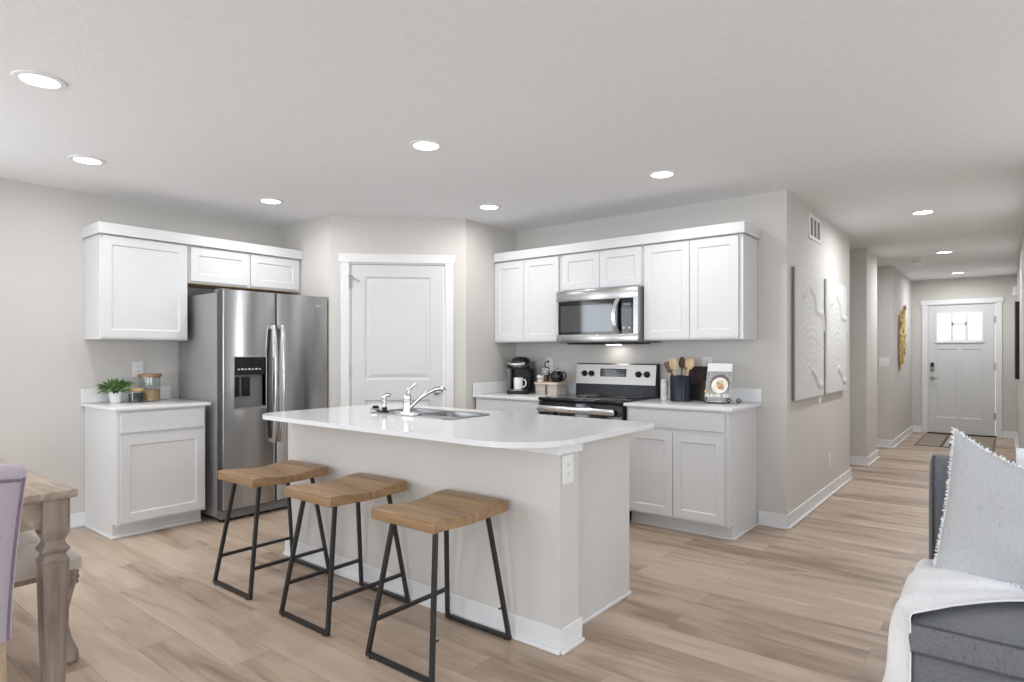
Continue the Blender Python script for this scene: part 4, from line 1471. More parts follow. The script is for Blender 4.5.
t = thing('glass_jar', 'short glass jar of dark beans with bamboo lid', 'jar', (-5.04, 1.853, ZC))
MB().lathe([(0.045, 0), (0.05, 0.004), (0.05, 0.085), (0.0475, 0.085), (0.0475, 0.006), (0.003, 0.005)], n=30).build('glass', M['thin'], t)
MB().lathe([(0.0465, 0.0065), (0.0468, 0.01), (0.0468, 0.062), (0.02, 0.066), (0.003, 0.067)], n=30).build('beans', M['coffee'], t)
MB().lathe([(0.0465, 0.078), (0.0465, 0.0855), (0.054, 0.0858), (0.054, 0.102), (0.05, 0.105), (0.003, 0.105)], n=30).build('lid', M['bamboo'], t)
t = thing('glass_canister', 'taller glass canister of tan snacks with wooden lid', 'canister', (-5.105, 1.972, ZC))
MB().lathe([(0.068, 0), (0.072, 0.004), (0.072, 0.185), (0.069, 0.185), (0.069, 0.006), (0.003, 0.005)], n=34).build('glass', M['thin'], t)
MB().lathe([(0.0675, 0.0065), (0.068, 0.01), (0.068, 0.085), (0.04, 0.092), (0.003, 0.09)], n=34).build('snacks', M['snack'], t)
MB().lathe([(0.068, 0.175), (0.068, 0.1855), (0.08, 0.1858), (0.08, 0.202), (0.076, 0.206), (0.003, 0.206)], n=34).build('lid', M['lidwood'], t)


# ------------------------------------------------------------------ wall plates
def plate(name, label, loc, rz, gangs=1, kind='outlet', w=0.075, h=0.12):
    t = thing(name, label, 'wall plate', loc, rz)
    W = w + 0.046 * (gangs - 1)
    MB().box(-W / 2, W / 2, -0.006, -0.0005, -h / 2, h / 2, bev=0.002, seg=1).build('cover_plate', M['whiteplastic'], t)
    for g in range(gangs):
        cx = (g - (gangs - 1) / 2) * 0.046
        if kind == 'outlet':
            mb = MB()
            for z in (-0.02, 0.02):
                mb.prism(rrect(cx - 0.016, cx + 0.016, z - 0.014, z + 0.014, 0.005), 0.006, 0.0085,
                         mat=Matrix(((1, 0, 0, 0), (0, 0, -1, 0), (0, 1, 0, 0), (0, 0, 0, 1))))
            r_ = mb.build('receptacle', M['whiteplastic'], t)
            mb = MB()
            for z in (-0.02, 0.02):
                for x in (-0.006, 0.006):
                    mb.box(cx + x - 0.001, cx + x + 0.001, -0.0088, -0.0084, z - 0.003, z + 0.006)
            mb.build('slots', M['blackmid'], r_, smooth=False)
        else:
            MB().box(cx - 0.016, cx + 0.016, -0.009, -0.006, -0.033, 0.033, bev=0.001, seg=1).build('rocker', M['whiteplastic'], t)
    return t


plate('wall_outlet', 'white outlet on the wall above the canister', (XL, 1.955, 1.14), RZL)
plate('wall_outlet', 'white outlet on the wall behind the coffee press', (-3.315, YB, 1.165), 0)
plate('wall_outlet', 'white outlet on the wall above the cookbook', (-1.82, YB, 1.175), 0)
plate('island_outlet', 'white outlet on the end of the island', (IX1, 2.222, 0.765), R(90), w=0.085, h=0.125)
plate('wall_outlet', 'small white outlet low on the hall wall under the relief panels', (XH, 6.07, 0.31), R(90))
plate('light_switch', 'white light switch on the hall corner before the gold sculpture', (-1.285, 9.62, 1.15), 0, 2, 'switch')
t = thing('door_chime', 'white box high on the hall wall near the front door', 'door chime', (XR, 11.25, 2.14), R(-90))
MB().box(-0.09, 0.09, -0.05, -0.0005, -0.065, 0.065, bev=0.006).build('housing', M['whiteplastic'], t)
MB().box(-0.06, 0.06, -0.052, -0.0495, -0.04, 0.04).build('grille_panel', M['trim'], t)

# return-air vent on the hall wall
t = thing('air_vent', 'white wall register above the relief panels', 'air vent', (XH, 5.53, 2.285), R(90))
mb = MB()
mb.box(-0.20, 0.20, -0.01, -0.0005, 0.072, 0.10, bev=0.002, seg=1).box(-0.20, 0.20, -0.01, -0.0005, -0.10, -0.072, bev=0.002, seg=1)
mb.box(-0.20, -0.165, -0.01, -0.0005, -0.073, 0.073).box(0.165, 0.20, -0.01, -0.0005, -0.073, 0.073)
for x in (-0.058, 0.055):
    mb.box(x - 0.012, x + 0.012, -0.009, -0.0005, -0.073, 0.073)
mb.build('frame', M['whiteplastic'], t)
MB().box(-0.166, 0.166, -0.003, -0.0005, -0.073, 0.073).build('duct', M['dark_slot'], t)
mb = MB()
for k in range(13):
    z = -0.066 + k * 0.011
    mb.box(-0.165, 0.165, -0.007, -0.004, z - 0.0012, z + 0.0012)
mb.build('louvers', M['greyplastic'], t, smooth=False)


# ------------------------------------------------------------------ relief art on the hall wall
def relief(label, y0, y1, z0, z1, seed):
    W, Hh = y1 - y0, z1 - z0
    t = thing('relief_panel', label, 'wall art', (XH + 0.002, (y0 + y1) / 2, (z0 + z1) / 2), R(90), 'white relief panels')
    MB().box(-W / 2, W / 2, -0.034, -0.0195, -Hh / 2, Hh / 2, bev=0.002, seg=1).build('panel', M['plaster'], t)
    MB().box(-W / 2 + 0.001, W / 2 - 0.001, -0.019, -0.0, -Hh / 2 + 0.001, Hh / 2 - 0.001).build('shadow_gap_strip', M['greyplastic'], t, smooth=False)  # dark strip standing in for the shadow gap between panel and wall
    rnd = random.Random(seed)

    def hgt(u, v):
        x, z = (u - 0.5) * W, v
        e = 0.0
        # nested arcs across the middle
        if 0.2 < v < 0.82:
            q = 17 * (v + 0.45 * (u - 0.5) ** 2 + 0.012 * math.sin(u * 9))
            m = min(1, (v - 0.2) / 0.08) * min(1, (0.82 - v) / 0.08)
            e += 0.0035 * m * (0.6 + 0.4 * math.sin(v * 23 + u * 5)) * max(0, math.sin(q * 2 * PI)) ** 2 * (0.5 + 0.5 * min(1, abs(u - 0.02) * 8))
        # hooked ridge at the top
        for (pu, pv, qu, qv) in ((0.42, 0.9, 0.62, 0.82), (0.62, 0.82, 0.68, 0.70), (0.68, 0.70, 0.95, 0.68), (0.95, 0.68, 0.98, 0.56),
                                 (0.42, 0.9, 0.22, 0.80), (0.55, 0.21, 0.68, 0.16), (0.68, 0.16, 0.78, 0.09), (0.78, 0.09, 0.92, 0.085)):
            dx, dz = (qu - pu) * W, (qv - pv) * Hh
            px_, pz_ = (u - pu) * W, (v - pv) * Hh
            L2 = dx * dx + dz * dz
            s_ = max(0, min(1, (px_ * dx + pz_ * dz) / L2))
            dd = math.hypot(px_ - s_ * dx, pz_ - s_ * dz)
            wd = 0.035
            if dd < wd:
                e = max(e, 0.014 * (1 - dd / wd) ** 0.7)
        return e
    mb = MB()
    mb.grid(lambda u, v: ((u - 0.5) * (W - 0.01), -0.0345 - hgt(u, v), (v - 0.5) * (Hh - 0.01)), 64, 110)
    mb.build('relief', M['plaster'], t, angle=60)


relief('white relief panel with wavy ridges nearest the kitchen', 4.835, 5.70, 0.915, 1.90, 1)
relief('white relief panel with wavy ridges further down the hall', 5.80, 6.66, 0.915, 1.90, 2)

# gold leaf sculpture
t = thing('gold_wall_sculpture', 'tall gold leaf wall sculpture near the front door', 'wall art', (-1.195, 10.55, 1.5), R(90))
mb = MB()
rnd = random.Random(11)
for col, (xc, za, zb) in enumerate(((-0.30, -0.45, 0.30), (-0.06, -0.36, 0.37), (0.18, -0.25, 0.45))):
    n = 19
    for k in range(n):
        z = za + (zb - za) * k / (n - 1)
        wob = 0.085 * math.sin(PI * k / (n - 1))
        for s in (-1, 1):
            rot = Matrix.Rotation(rnd.uniform(-0.7, 0.7), 3, 'Y') @ Matrix.Rotation(rnd.uniform(-0.5, 0.5), 3, 'X')
            mb.ball((xc + s * wob * rnd.uniform(0.4, 1.0), -rnd.uniform(0.022, 0.034), z), 0.04, (0.75, 0.12, 0.85), 10, 6, mat=rot)
mb.build('leaves', M['gold'], t)
mb = MB()
for (xc, za, zb) in ((-0.30, -0.47, 0.32), (-0.06, -0.38, 0.39), (0.18, -0.27, 0.47)):
    mb.tube([(xc, -0.012, za), (xc, -0.012, zb)], 0.006, 8)
mb.tube([(-0.27, -0.01, -0.1), (0.26, -0.01, 0.1)], 0.005, 8)
mb.build('stem_frame', M['gold'], t)

# framed print on the far hall wall
t = thing('framed_print', 'pale print in a thin black frame on the far hall wall', 'picture', (XR, 9.9, 1.42), R(-90))
mb = MB()
for (a, b_, c, d) in ((-0.45, 0.45, 0.452, 0.46), (-0.45, 0.45, -0.46, -0.452), (-0.45, -0.442, -0.452, 0.452), (0.442, 0.45, -0.452, 0.452)):
    mb.box(a, b_, -0.042, -0.0005, c, d)
mb.build('frame', M['blackmid'], t, smooth=False)
MB().box(-0.442, 0.442, -0.041, -0.002, -0.452, 0.452).build('print', M['canvas_beige'], t, smooth=False)

# entry rug
t = thing('entry_rug', 'taupe flat-woven rug with dark stripes at the front door', 'rug', (-0.56, 10.87, 0.0006))
MB().box(-0.44, 0.44, -0.72, 0.72, 0, 0.006, bev=0.002, seg=1).build('border', M['rugborder'], t)
mb = MB().box(-0.415, 0.415, -0.69, 0.69, 0.0062, 0.008)
mb.build('field', M['rugfield'], t, smooth=False)
mb = MB()
for x0, x1 in ((-0.15, -0.115), (-0.055, 0.0)):
    mb.box(x0, x1, -0.69, 0.69, 0.0082, 0.0095)
mb.build('dark_stripes', M['rugdark'], t, smooth=False)
mb = MB()
for x0, x1 in ((-0.112, -0.09), (-0.085, -0.058)):
    mb.box(x0, x1, -0.69, 0.69, 0.0082, 0.0095)
mb.build('pale_stripes', M['rugcream'], t, smooth=False)


# ------------------------------------------------------------------ counter stools
def make_stool():
    t = thing('counter_stool', '', 'stool', (0, 0, 0), 0, 'counter stools at the island')
    W, D, ZT, TH = 0.186, 0.228, 0.618, 0.046

    def top(v):        # saddle curve along the depth
        s = (v - 0.5) * 2
        return ZT - 0.017 * (0.5 + 0.5 * math.cos(PI * min(1, abs(s) * 1.15)))
    mb = MB()
    nv, nu = 28, 4
    T_ = [[mb.b.verts.new((-W + 2 * W * i / nu, -D + 2 * D * j / nv, top(j / nv))) for j in range(nv + 1)] for i in range(nu + 1)]
    B_ = [[mb.b.verts.new((-W + 2 * W * i / nu, -D + 2 * D * j / nv, top(j / nv) * 0.35 + (ZT - 0.01) * 0.65 - TH + 0.004)) for j in range(nv + 1)] for i in range(nu + 1)]
    for i in range(nu):
        for j in range(nv):
            mb.b.faces.new((T_[i][j], T_[i + 1][j], T_[i + 1][j + 1], T_[i][j + 1]))
            mb.b.faces.new((B_[i][j], B_[i][j + 1], B_[i + 1][j + 1], B_[i + 1][j]))
    for j in range(nv):
        mb.b.faces.new((T_[0][j], T_[0][j + 1], B_[0][j + 1], B_[0][j]))
        mb.b.faces.new((T_[nu][j], B_[nu][j], B_[nu][j + 1], T_[nu][j + 1]))
    for i in range(nu):
        mb.b.faces.new((T_[i][0], B_[i][0], B_[i + 1][0], T_[i + 1][0]))
        mb.b.faces.new((T_[i][nv], T_[i + 1][nv], B_[i + 1][nv], B_[i][nv]))
    o = mb.build('seat', M['seatwood'], t)
    bv = o.modifiers.new('edge', 'BEVEL')
    bv.width = 0.004
    bv.segments = 2
    bv.limit_method = 'ANGLE'
    bv.angle_limit = R(50)
    zl = ZT - TH - 0.008
    r_ = 0.0118

    def leg_at(sx, sy, z):
        f = z / zl
        return Vector((sx * (0.188 - 0.064 * f), sy * ((0.234 if sy > 0 else 0.243) - (0.076 if sy > 0 else 0.085) * f), z))
    for sy in (-1, 1):
        for sx in (-1, 1):
            MB().tube([leg_at(sx, sy, 0.012), leg_at(sx, sy, zl - 0.003)], r_, 4, square=True).build('leg', M['blackmetal'], t, angle=20)
        MB().tube([leg_at(-1, sy, 0.0135) + Vector((-0.008, 0, 0)), leg_at(1, sy, 0.0135) + Vector((0.008, 0, 0))], r_, 4, square=True).build('floor_bar', M['blackmetal'], t, angle=20)
    for sx in (-1, 1):
        MB().tube([leg_at(sx, -1, 0.15), leg_at(sx, 1, 0.15)], 0.011, 4, square=True).build('footrest', M['blackmetal'], t, angle=20)['side'] = sx
    mb = MB()
    for sx in (-1, 1):
        mb.box(sx * 0.124 - 0.018, sx * 0.124 + 0.018, -0.165, 0.165, zl - 0.004, zl + 0.002)
    mb.build('mounting_plate', M['blackmetal'], t, smooth=False)
    for sx in (-1, 1):
        for sy in (-1, 1):
            MB().lathe([(0.009, 0.0003), (0.01, 0.005)], (sx * 0.165, 0.234 if sy > 0 else -0.243, 0), 10).build('glide', M['blackmid'], t)
    return t


st = make_stool()
st.location = (-3.205, 1.882, 0)
st['label'] = 'wooden saddle-seat stool at the refrigerator end of the island'
dup(st, (-2.548, 1.886, 0), 0, 'wooden saddle-seat stool standing between the two others')
near = dup(st, (-1.892, 1.886, 0), R(0.6), 'wooden saddle-seat stool closest to the outlet end of the island')


# this stool lost one foot bar: only its two bolts are left
for c in list(near.children):
    if c.get('side') == 1:
        bpy.data.objects.remove(c)
for sy in (-1, 1):
    f = 0.15 / 0.564
    x, y = 0.188 - 0.064 * f, sy * ((0.234 if sy > 0 else 0.243) - (0.076 if sy > 0 else 0.085) * f)
    MB().tube([(x, y - sy * 0.008, 0.15), (x, y - sy * 0.032, 0.15)], 0.004, 8).build('bolt', M['blackmetal'], near)
for o in bpy.data.objects:
    if 'side' in o.keys():
        del o['side']

# ------------------------------------------------------------------ dining table
TX0, TX1, TY0, TY1 = -4.35, -2.675, -0.21, 0.79
TB = thing('dining_table', 'weathered oak dining table with tapered panelled legs', 'table', ((TX0 + TX1) / 2, (TY0 + TY1) / 2, 0))
tx, ty = (TX1 - TX0) / 2, (TY1 - TY0) / 2
MB().box(-tx, tx, -ty, ty, 0.732, 0.762, bev=0.006, seg=2).build('tabletop', M['washed'], TB)
mb = MB()
for s in (-1, 1):
    mb.box(-tx + 0.06, tx - 0.06, s * (ty - 0.052) - 0.011, s * (ty - 0.052) + 0.011, 0.63, 0.731)
    mb.box(s * (tx - 0.052) - 0.011, s * (tx - 0.052) + 0.011, -ty + 0.06, ty - 0.06, 0.63, 0.731)
    mb.box(-tx + 0.05, tx - 0.05, s * (ty - 0.06) - 0.025, s * (ty - 0.06) + 0.025, 0.718, 0.7315)
    mb.box(s * (tx - 0.06) - 0.025, s * (tx - 0.06) + 0.025, -ty + 0.05, ty - 0.05, 0.718, 0.7315)
mb.build('apron', M['washed'], TB)


def table_leg(cx, cy):
    mb = MB()
    q = math.sqrt(2)
    prof = [(0.026, 0.0), (0.028, 0.015), (0.030, 0.02), (0.041, 0.50), (0.041, 0.508), (0.034, 0.52), (0.033, 0.53), (0.042, 0.542), (0.043, 0.55),
            (0.034, 0.562), (0.030, 0.572), (0.030, 0.58), (0.041, 0.603), (0.042, 0.61), (0.042, 0.7315)]
    rings = []
    for (h_, z) in prof:
        rings.append([mb.b.verts.new((cx + sx * h_, cy + sy * h_, z)) for sx, sy in ((-1, -1), (1, -1), (1, 1), (-1, 1))])
    for i, (A, B) in enumerate(zip(rings, rings[1:])):
        for k in range(4):
            f = mb.b.faces.new((A[k], A[(k + 1) % 4], B[(k + 1) % 4], B[k]))
            if i in (2, 13):
                r2 = bmesh.ops.inset_individual(mb.b, faces=[f], thickness=0.011, depth=0.0)
                r3 = bmesh.ops.inset_individual(mb.b, faces=[f], thickness=0.003, depth=-0.004)
    mb.b.faces.new(rings[0])
    mb.b.faces.new(rings[-1])
    return mb.build('leg', M['washedz'], TB, angle=25)


for sx in (-1, 1):
    for sy in (-1, 1):
        table_leg(sx * (tx - 0.062), sy * (ty - 0.062))


# ------------------------------------------------------------------ cabriole leg helper
def cabriole(mb, x, y, top, ox, oy, s=1.0):
    """S-curved leg; (ox, oy) is the outward direction"""
    o = Vector((ox, oy, 0)).normalized()
    prof = [(0.028, 0.012, 0.024), (0.030, 0.04, 0.020), (0.012, 0.09, 0.0155), (-0.004, 0.15, 0.0165), (-0.006, 0.22, 0.02), (0.004, 0.29, 0.026),
            (0.012, 0.335, 0.031), (0.010, 0.37, 0.033), (0.0, top, 0.03)]
    mb.tube([Vector((x, y, z)) + o * d * s for d, z, r_ in prof], [r_ for d, z, r_ in prof], 12)
    # carved knee scrolls
    for a in (-0.55, 0.55):
        dd = Matrix.Rotation(a, 3, 'Z') @ o
        for k, (dz, rr) in enumerate(((0.345, 0.012), (0.365, 0.010), (0.325, 0.009))):
            mb.ball(Vector((x, y, dz)) + o * 0.01 + dd * 0.03, rr, u=8, v=6)
    mb.ball(Vector((x, y, 0.012)) + o * 0.034 * s, 0.014, (1, 1, 0.8), 10, 6)


# ------------------------------------------------------------------ upholstered bench
BX0, BX1, BY0, BY1 = -4.05, -2.955, 0.44, 0.885
bcx, bcy = (BX0 + BX1) / 2, (BY0 + BY1) / 2
bn = thing('tufted_bench', 'oat linen tufted bench with carved curved legs under the table', 'bench', (bcx, bcy, 0))
bw, bd = (BX1 - BX0) / 2, (BY1 - BY0) / 2
mb = MB()
tufts = [(-0.36, -0.07), (-0.12, -0.07), (0.12, -0.07), (0.36, -0.07), (-0.36, 0.08), (-0.12, 0.08), (0.12, 0.08), (0.36, 0.08)]
NU, NV = 60, 28


def cush(u, v):
    x, y = (u * 2 - 1), (v * 2 - 1)
    e = (1 - abs(x) ** 10) * (1 - abs(y) ** 6)
    z = 0.43 + 0.062 * max(0, e) ** 0.45
    for (a, b_) in tufts:
        d = math.hypot(x * bw - a, y * bd - b_)
        z -= 0.02 * math.exp(-(d / 0.035) ** 2)
    return (x * bw, y * bd, z)


vs = mb.grid(cush, NU, NV)
ed = [vs[i][0] for i in range(NU + 1)] + [vs[NU][j] for j in range(1, NV + 1)] + [vs[i][NV] for i in range(NU - 1, -1, -1)] + [vs[0][j] for j in range(NV - 1, 0, -1)]
lo = [mb.b.verts.new((v.co.x * 0.995, v.co.y * 0.99, 0.385)) for v in ed]
for k in range(len(ed)):
    mb.b.faces.new((ed[k], ed[(k + 1) % len(ed)], lo[(k + 1) % len(ed)], lo[k]))
mb.b.faces.new(lo)
seat = mb.build('seat', M['linen'], bn, angle=60)
mb = MB()
for (a, b_) in tufts:
    z = cush(a / bw / 2 + 0.5, b_ / bd / 2 + 0.5)[2]
    mb.ball((a, b_, z + 0.002), 0.011, (1, 1, 0.5), 10, 6)
mb.build('tuft_buttons', M['linen'], seat)
MB().tube([(p[0], p[1], 0.392) for p in rrect(-bw, bw, -bd, bd, 0.012, 4)], 0.006, 8, closed=True).build('piping', M['linen'], seat)
MB().box(-bw + 0.012, bw - 0.012, -bd + 0.012, bd - 0.012, 0.362, 0.386, bev=0.004).build('seat_rail', M['washed'], bn)
for sx in (-1, 1):
    for sy in (-1, 1):
        mb = MB()
        cabriole(mb, sx * (bw - 0.05), sy * (bd - 0.045), 0.37, sx, sy)
        mb.build('leg', M['washedz'], bn)

# ------------------------------------------------------------------ lavender dining chair (faces -x towards the table end)
CH = thing('dining_chair', 'lavender velvet dining chair seen from behind at the table end', 'chair', (-2.565, 0.272, 0), R(-90))
mb = MB()


def back_pt(u, v):
    """closed section around the backrest: u around, v up"""
    z = 0.425 + 0.51 * v
    hw_ = 0.236 + 0.03 * v ** 1.6
    th = 0.046
    lean = 0.285 + 0.05 * v ** 1.4
    a = 2 * PI * u
    p = 5.0
    c, s_ = math.cos(a), math.sin(a)
    rr = (abs(c) ** p + abs(s_) ** p) ** (-1 / p)
    x = hw_ * rr * c
    curve = -0.03 * (x / hw_) ** 2 if hw_ else 0
    if v > 0.94:
        k = (v - 0.94) / 0.06
        z += -0.0
        th *= math.sqrt(max(0.03, 1 - k * k))
        x *= 1 - 0.03 * k * k
    z += (0.02 * (1 - (x / 0.26) ** 2)) * v
    return (x, lean + curve + th * rr * s_, z)


vs = mb.grid(back_pt, 48, 30, closed_u=True)
mb.b.faces.new([r_[0] for r_ in vs])
mb.b.faces.new([r_[-1] for r_ in vs])
bko = mb.build('backrest', M['lavender'], CH, angle=60)
mb = MB()
edge = []
for k in range(25):
    v = k / 24 * 0.93
    p = Vector(back_pt(0.055, v))
    edge.append(Vector((p.x - 0.012, p.y + 0.02, p.z)))
topv = [Vector(back_pt(u, 0.93)) for u in [0.055 + (0.445 - 0.055) * k / 16 for k in range(1, 16)]]
topv = [Vector((p.x * 0.95, p.y + 0.004, p.z - 0.006)) for p in topv]
edge2 = []
for k in range(24, -1, -1):
    v = k / 24 * 0.93
    p = Vector(back_pt(0.445, v))
    edge2.append(Vector((p.x + 0.012, p.y + 0.02, p.z)))
mb.tube(edge + topv + edge2, 0.005, 6)
mb.build('piping', M['piping'], bko)
mb = MB().box(-0.215, 0.215, -0.27, 0.20, 0.385, 0.485, bev=0.035, seg=4)
mb.build('seat', M['lavender'], CH)
MB().box(-0.205, 0.205, -0.25, 0.22, 0.345, 0.386, bev=0.004).build('seat_rail', M['bamboo'], CH)
for sx in (-1, 1):
    mb = MB()
    cabriole(mb, sx * 0.2, -0.225, 0.36, sx, -1)
    mb.build('leg', M['chairwood'], CH)
    MB().tube([(sx * 0.205, 0.26, 0.43), (sx * 0.21, 0.272, 0.2), (sx * 0.215, 0.30, 0.001)], [0.024, 0.021, 0.016], 4, square=True).build('leg', M['chairwood'], CH)

# ------------------------------------------------------------------ sofa
SFX, SFY = -0.225, 2.20
SF = thing('sofa', 'charcoal tweed sofa with piped seat cushion', 'sofa', (SFX, SFY, 0))
SL, SDp = 2.1, 0.74
MB().box(0, SL, 0.012, SDp - 0.02, 0.06, 0.362, bev=0.012, seg=3).build('base', M['sofa'], SF)
mb = MB()
sc0, sc1 = 0.0, SL / 2 - 0.005
SPZ, SPT = 0.366, 0.452


def seat_cushion(x0, x1):
    mb = MB()

    def f(u, v):
        x, y = 2 * u - 1, 2 * v - 1
        e = (1 - abs(x) ** 14) * (1 - abs(y) ** 8)
        return (x0 + (x1 - x0) * u, -0.004 + 0.55 * v, SPT + 0.022 * max(0, e) ** 0.7)
    vs = mb.grid(f, 40, 24)
    NU, NV = 40, 24
    ed = [vs[i][0] for i in range(NU + 1)] + [vs[NU][j] for j in range(1, NV + 1)] + [vs[i][NV] for i in range(NU - 1, -1, -1)] + [vs[0][j] for j in range(NV - 1, 0, -1)]
    cx, cy = (x0 + x1) / 2, 0.27
    m1 = [mb.b.verts.new((v.co.x + (v.co.x - cx) * 0.008, v.co.y + (v.co.y - cy) * 0.02, (SPZ + SPT) / 2)) for v in ed]
    lo = [mb.b.verts.new((v.co.x, v.co.y, SPZ)) for v in ed]
    n = len(ed)
    for k in range(n):
        mb.b.faces.new((ed[k], ed[(k + 1) % n], m1[(k + 1) % n], m1[k]))
        mb.b.faces.new((m1[k], m1[(k + 1) % n], lo[(k + 1) % n], lo[k]))
    mb.b.faces.new(lo)
    o = mb.build('seat_cushion', M['sofa'], SF, angle=50)
    mb = MB()
    for z in (SPT + 0.001, SPZ + 0.002):
        mb.tube([(p[0], p[1], z) for p in rrect(x0, x1, -0.005, 0.546, 0.012, 4)], 0.0038, 8, closed=True)
    mb.build('piping', M['sofapipe'], o)


seat_cushion(0.0, SL / 2 - 0.004)
seat_cushion(SL / 2 + 0.004, SL)
mb = MB()
pr = [(0.552, 0.06), (0.552, 0.70), (0.556, 0.80), (0.572, 0.852), (0.605, 0.872), (0.66, 0.876), (0.715, 0.86), (0.738, 0.81), (0.74, 0.70), (0.74, 0.06)]
mb.prism(pr, 0.0, SL, bev=0.012, seg=3, mat=Matrix(((0, 0, 1, 0), (1, 0, 0, 0), (0, 1, 0, 0), (0, 0, 0, 1))))
bk_ = mb.build('backrest', M['sofa'], SF)
mb = MB()
for x in (0.012, 0.074):
    mb.tube([(x, 0.549, 0.48), (x, 0.549, 0.72), (x, 0.555, 0.81), (x, 0.575, 0.856), (x, 0.61, 0.874)], 0.0045, 6)
mb.build('piping', M['sofapipe'], bk_)
for x in (0.09, SL - 0.09):
    for y in (0.1, SDp - 0.1):
        MB().lathe([(0.018, 0.001), (0.026, 0.06)], (x, y, 0), 14).build('foot', M['darkspoon'], SF)


# ------------------------------------------------------------------ pillows
def make_pillow(name, label, size, thick, mat, fringe=None, ears=0.14, seed=0, droop=0.0):
    t = thing(name, label, 'pillow')
    rnd = random.Random(seed)
    N = 36

    def outline(x, y):
        """plan of the pillow: corners drawn out to ears"""
        kx = 1 - ears * 0.18 * (1 - y * y)
        ky = 1 - ears * (1 - x * x)
        return x * kx * size / 2, y * ky * size / 2 - droop * ((x + 1) / 2) * ((y + 1) / 2)

    def front(sgn):
        def f(u, v):
            x, y = 2 * u - 1, 2 * v - 1
            X, Z = outline(x, y)
            h_ = (max(0, 1 - x * x) ** 0.55) * (max(0, 1 - y * y) ** 0.55)
            wr = 0.012 * math.sin(5 * x + 3.1 * y + seed) * math.sin(4 * y - 2 * x) * h_
            sag = 0.16 * (1 - (y + 0.35) ** 2)
            return (X, sgn * (thick / 2 * h_ * (1 + sag) + wr * 0.6) - 0.0, Z)
        return f
    mb = MB()
    mb.grid(front(-1), N, N)
    mb.grid(front(1), N, N)
    bmesh.ops.remove_doubles(mb.b, verts=mb.b.verts, dist=1e-4)
    mb.build('pillow_body', M[mat], t, angle=80)
    if fringe:
        mb = MB()
        per = [(-1 + 2 * k / 150, -1) for k in range(150)] + [(1, -1 + 2 * k / 150) for k in range(150)] + \
              [(1 - 2 * k / 150, 1) for k in range(150)] + [(-1, 1 - 2 * k / 150) for k in range(150)]
        for (x, y) in per:
            X, Z = outline(x, y)
            nrm = Vector((x if abs(x) >= 0.999 else 0, 0, y if abs(y) >= 0.999 else 0)).normalized()
            tng = Vector((-nrm.z, 0, nrm.x))
            L = rnd.uniform(0.007, 0.014)
            w = 0.0028
            p = Vector((X, rnd.uniform(-0.004, 0.004), Z)) - nrm * 0.004
            q = p + nrm * L + tng * rnd.uniform(-0.006, 0.006) + Vector((0, rnd.uniform(-0.006, 0.006), 0))
            mb.tube([p, q], [w, w * 0.6], 4)
        mb.build('frayed_edge', M[fringe], t, smooth=False)
    return t


pl = make_pillow('throw_pillow', 'light grey linen pillow with frayed edges on the sofa', 0.535, 0.13, 'greylinen', 'whitecloth', 0.25, 1, 0.10)
pl.location = (0.088, 2.59, 0.715)
pl.rotation_euler = (Matrix.Rotation(R(-8), 4, 'Z') @ Matrix.Rotation(R(-13), 4, 'X') @ Matrix.Rotation(R(4.5), 4, 'Y')).to_euler()
pl2 = make_pillow('throw_pillow', 'white pillow peeking over the frayed grey pillow', 0.46, 0.06, 'whitecloth', None, 0.03, 4)
pl2.location = (0.255, 2.705, 0.71)
pl2.rotation_euler = (R(-10), 0, 0)

# ------------------------------------------------------------------ white throw draped over the sofa end
mb = MB()
EDGE = SFX - 0.004
ZS = 0.484


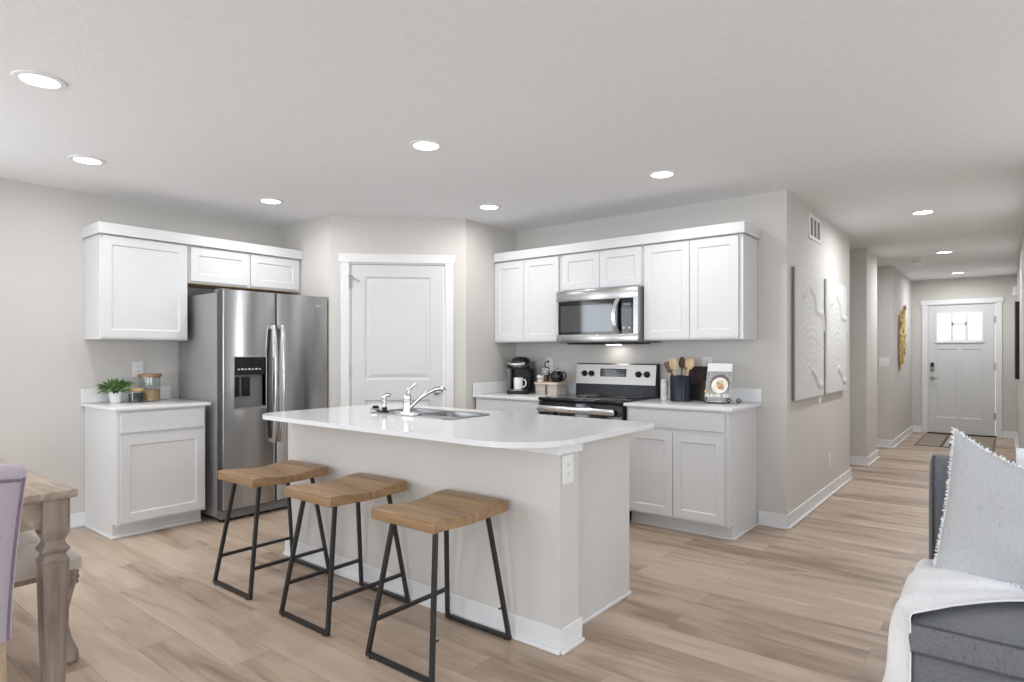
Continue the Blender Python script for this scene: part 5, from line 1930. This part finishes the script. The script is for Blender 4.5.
def throw_pt(u, v):
    """u: along the throw from the seat (0) over the edge and down to the floor (1); v: across, front to back"""
    L = 0.62 + 0.42
    s = u * L
    flat = 0.60
    fold = math.sin(v * 13 + 1.2 * math.sin(u * 6)) * 0.5 + math.sin(v * 29 + u * 4) * 0.25
    f0 = 2.495 - 0.318 * min(1, max(0, (s - 0.24) / 0.36)) ** 1.5 + 0.006 * math.sin(s * 21)
    b0 = 2.735
    y = f0 + (b0 - f0) * v
    k = min(1, v / 0.22)
    out = k * k * (3 - 2 * k)          # the front hem hugs the sofa corner, the rest billows out
    hump = 0.026 * math.exp(-((v - 0.6) / 0.4) ** 2)
    lap = 0.022 * (1 - out)             # hem laps round the front corner of the cushion
    if s < flat:
        x = EDGE + (flat - s) + lap * max(0, (s - 0.5) / 0.1)
        z = ZS + 0.004 + 0.006 * (fold + 0.75) + hump * min(1, s / 0.3) + 0.004 * math.sin(9 * s + 7 * v)
        return (x, y, z)
    q = s - flat
    rr = 0.016 + 0.008 * out
    arc = rr * PI / 2
    w0 = 0.006 * (fold + 0.75) + hump + 0.004 * math.sin(9 * flat + 7 * v)
    if q < arc:
        a = q / rr
        w = 1 - a / 1.571
        x = EDGE + lap - rr * math.sin(a) - 0.012 * (fold + 0.75) * out * a / 1.571
        z = ZS + 0.004 - rr + rr * math.cos(a) + w0 * w
        return (x, y, z)
    d = q - arc
    x = EDGE + lap - rr - 0.03 * d * out - (0.012 + 0.10 * min(d, 0.30)) * (fold + 0.75) * out - 0.006 * math.sin(d * 24) * out
    y += 0.014 * math.sin(d * 22 + v * 3) * out + 0.02 * (1 - k) * min(1, d / 0.1)
    z = ZS + 0.004 - rr - d
    return (x, y, z)


mb.grid(throw_pt, 90, 60)
o = mb.build('throw_blanket', M['whitecloth'], None, angle=80)
sd = o.modifiers.new('thick', 'SOLIDIFY')
sd.thickness = 0.005
sd.offset = 1
tag(o, 'white throw blanket spilling over the sofa end', 'throw blanket')
mb = MB()
rnd = random.Random(9)
for k in range(46):
    v = k / 45
    p = Vector(throw_pt(1.0, v))
    mb.tube([p, p + Vector((rnd.uniform(-0.01, 0.006), rnd.uniform(-0.008, 0.008), -0.035)), p + Vector((rnd.uniform(-0.015, 0.01), rnd.uniform(-0.01, 0.01), -0.06))], 0.003, 5)
mb.build('fringe', M['whitecloth'], o)
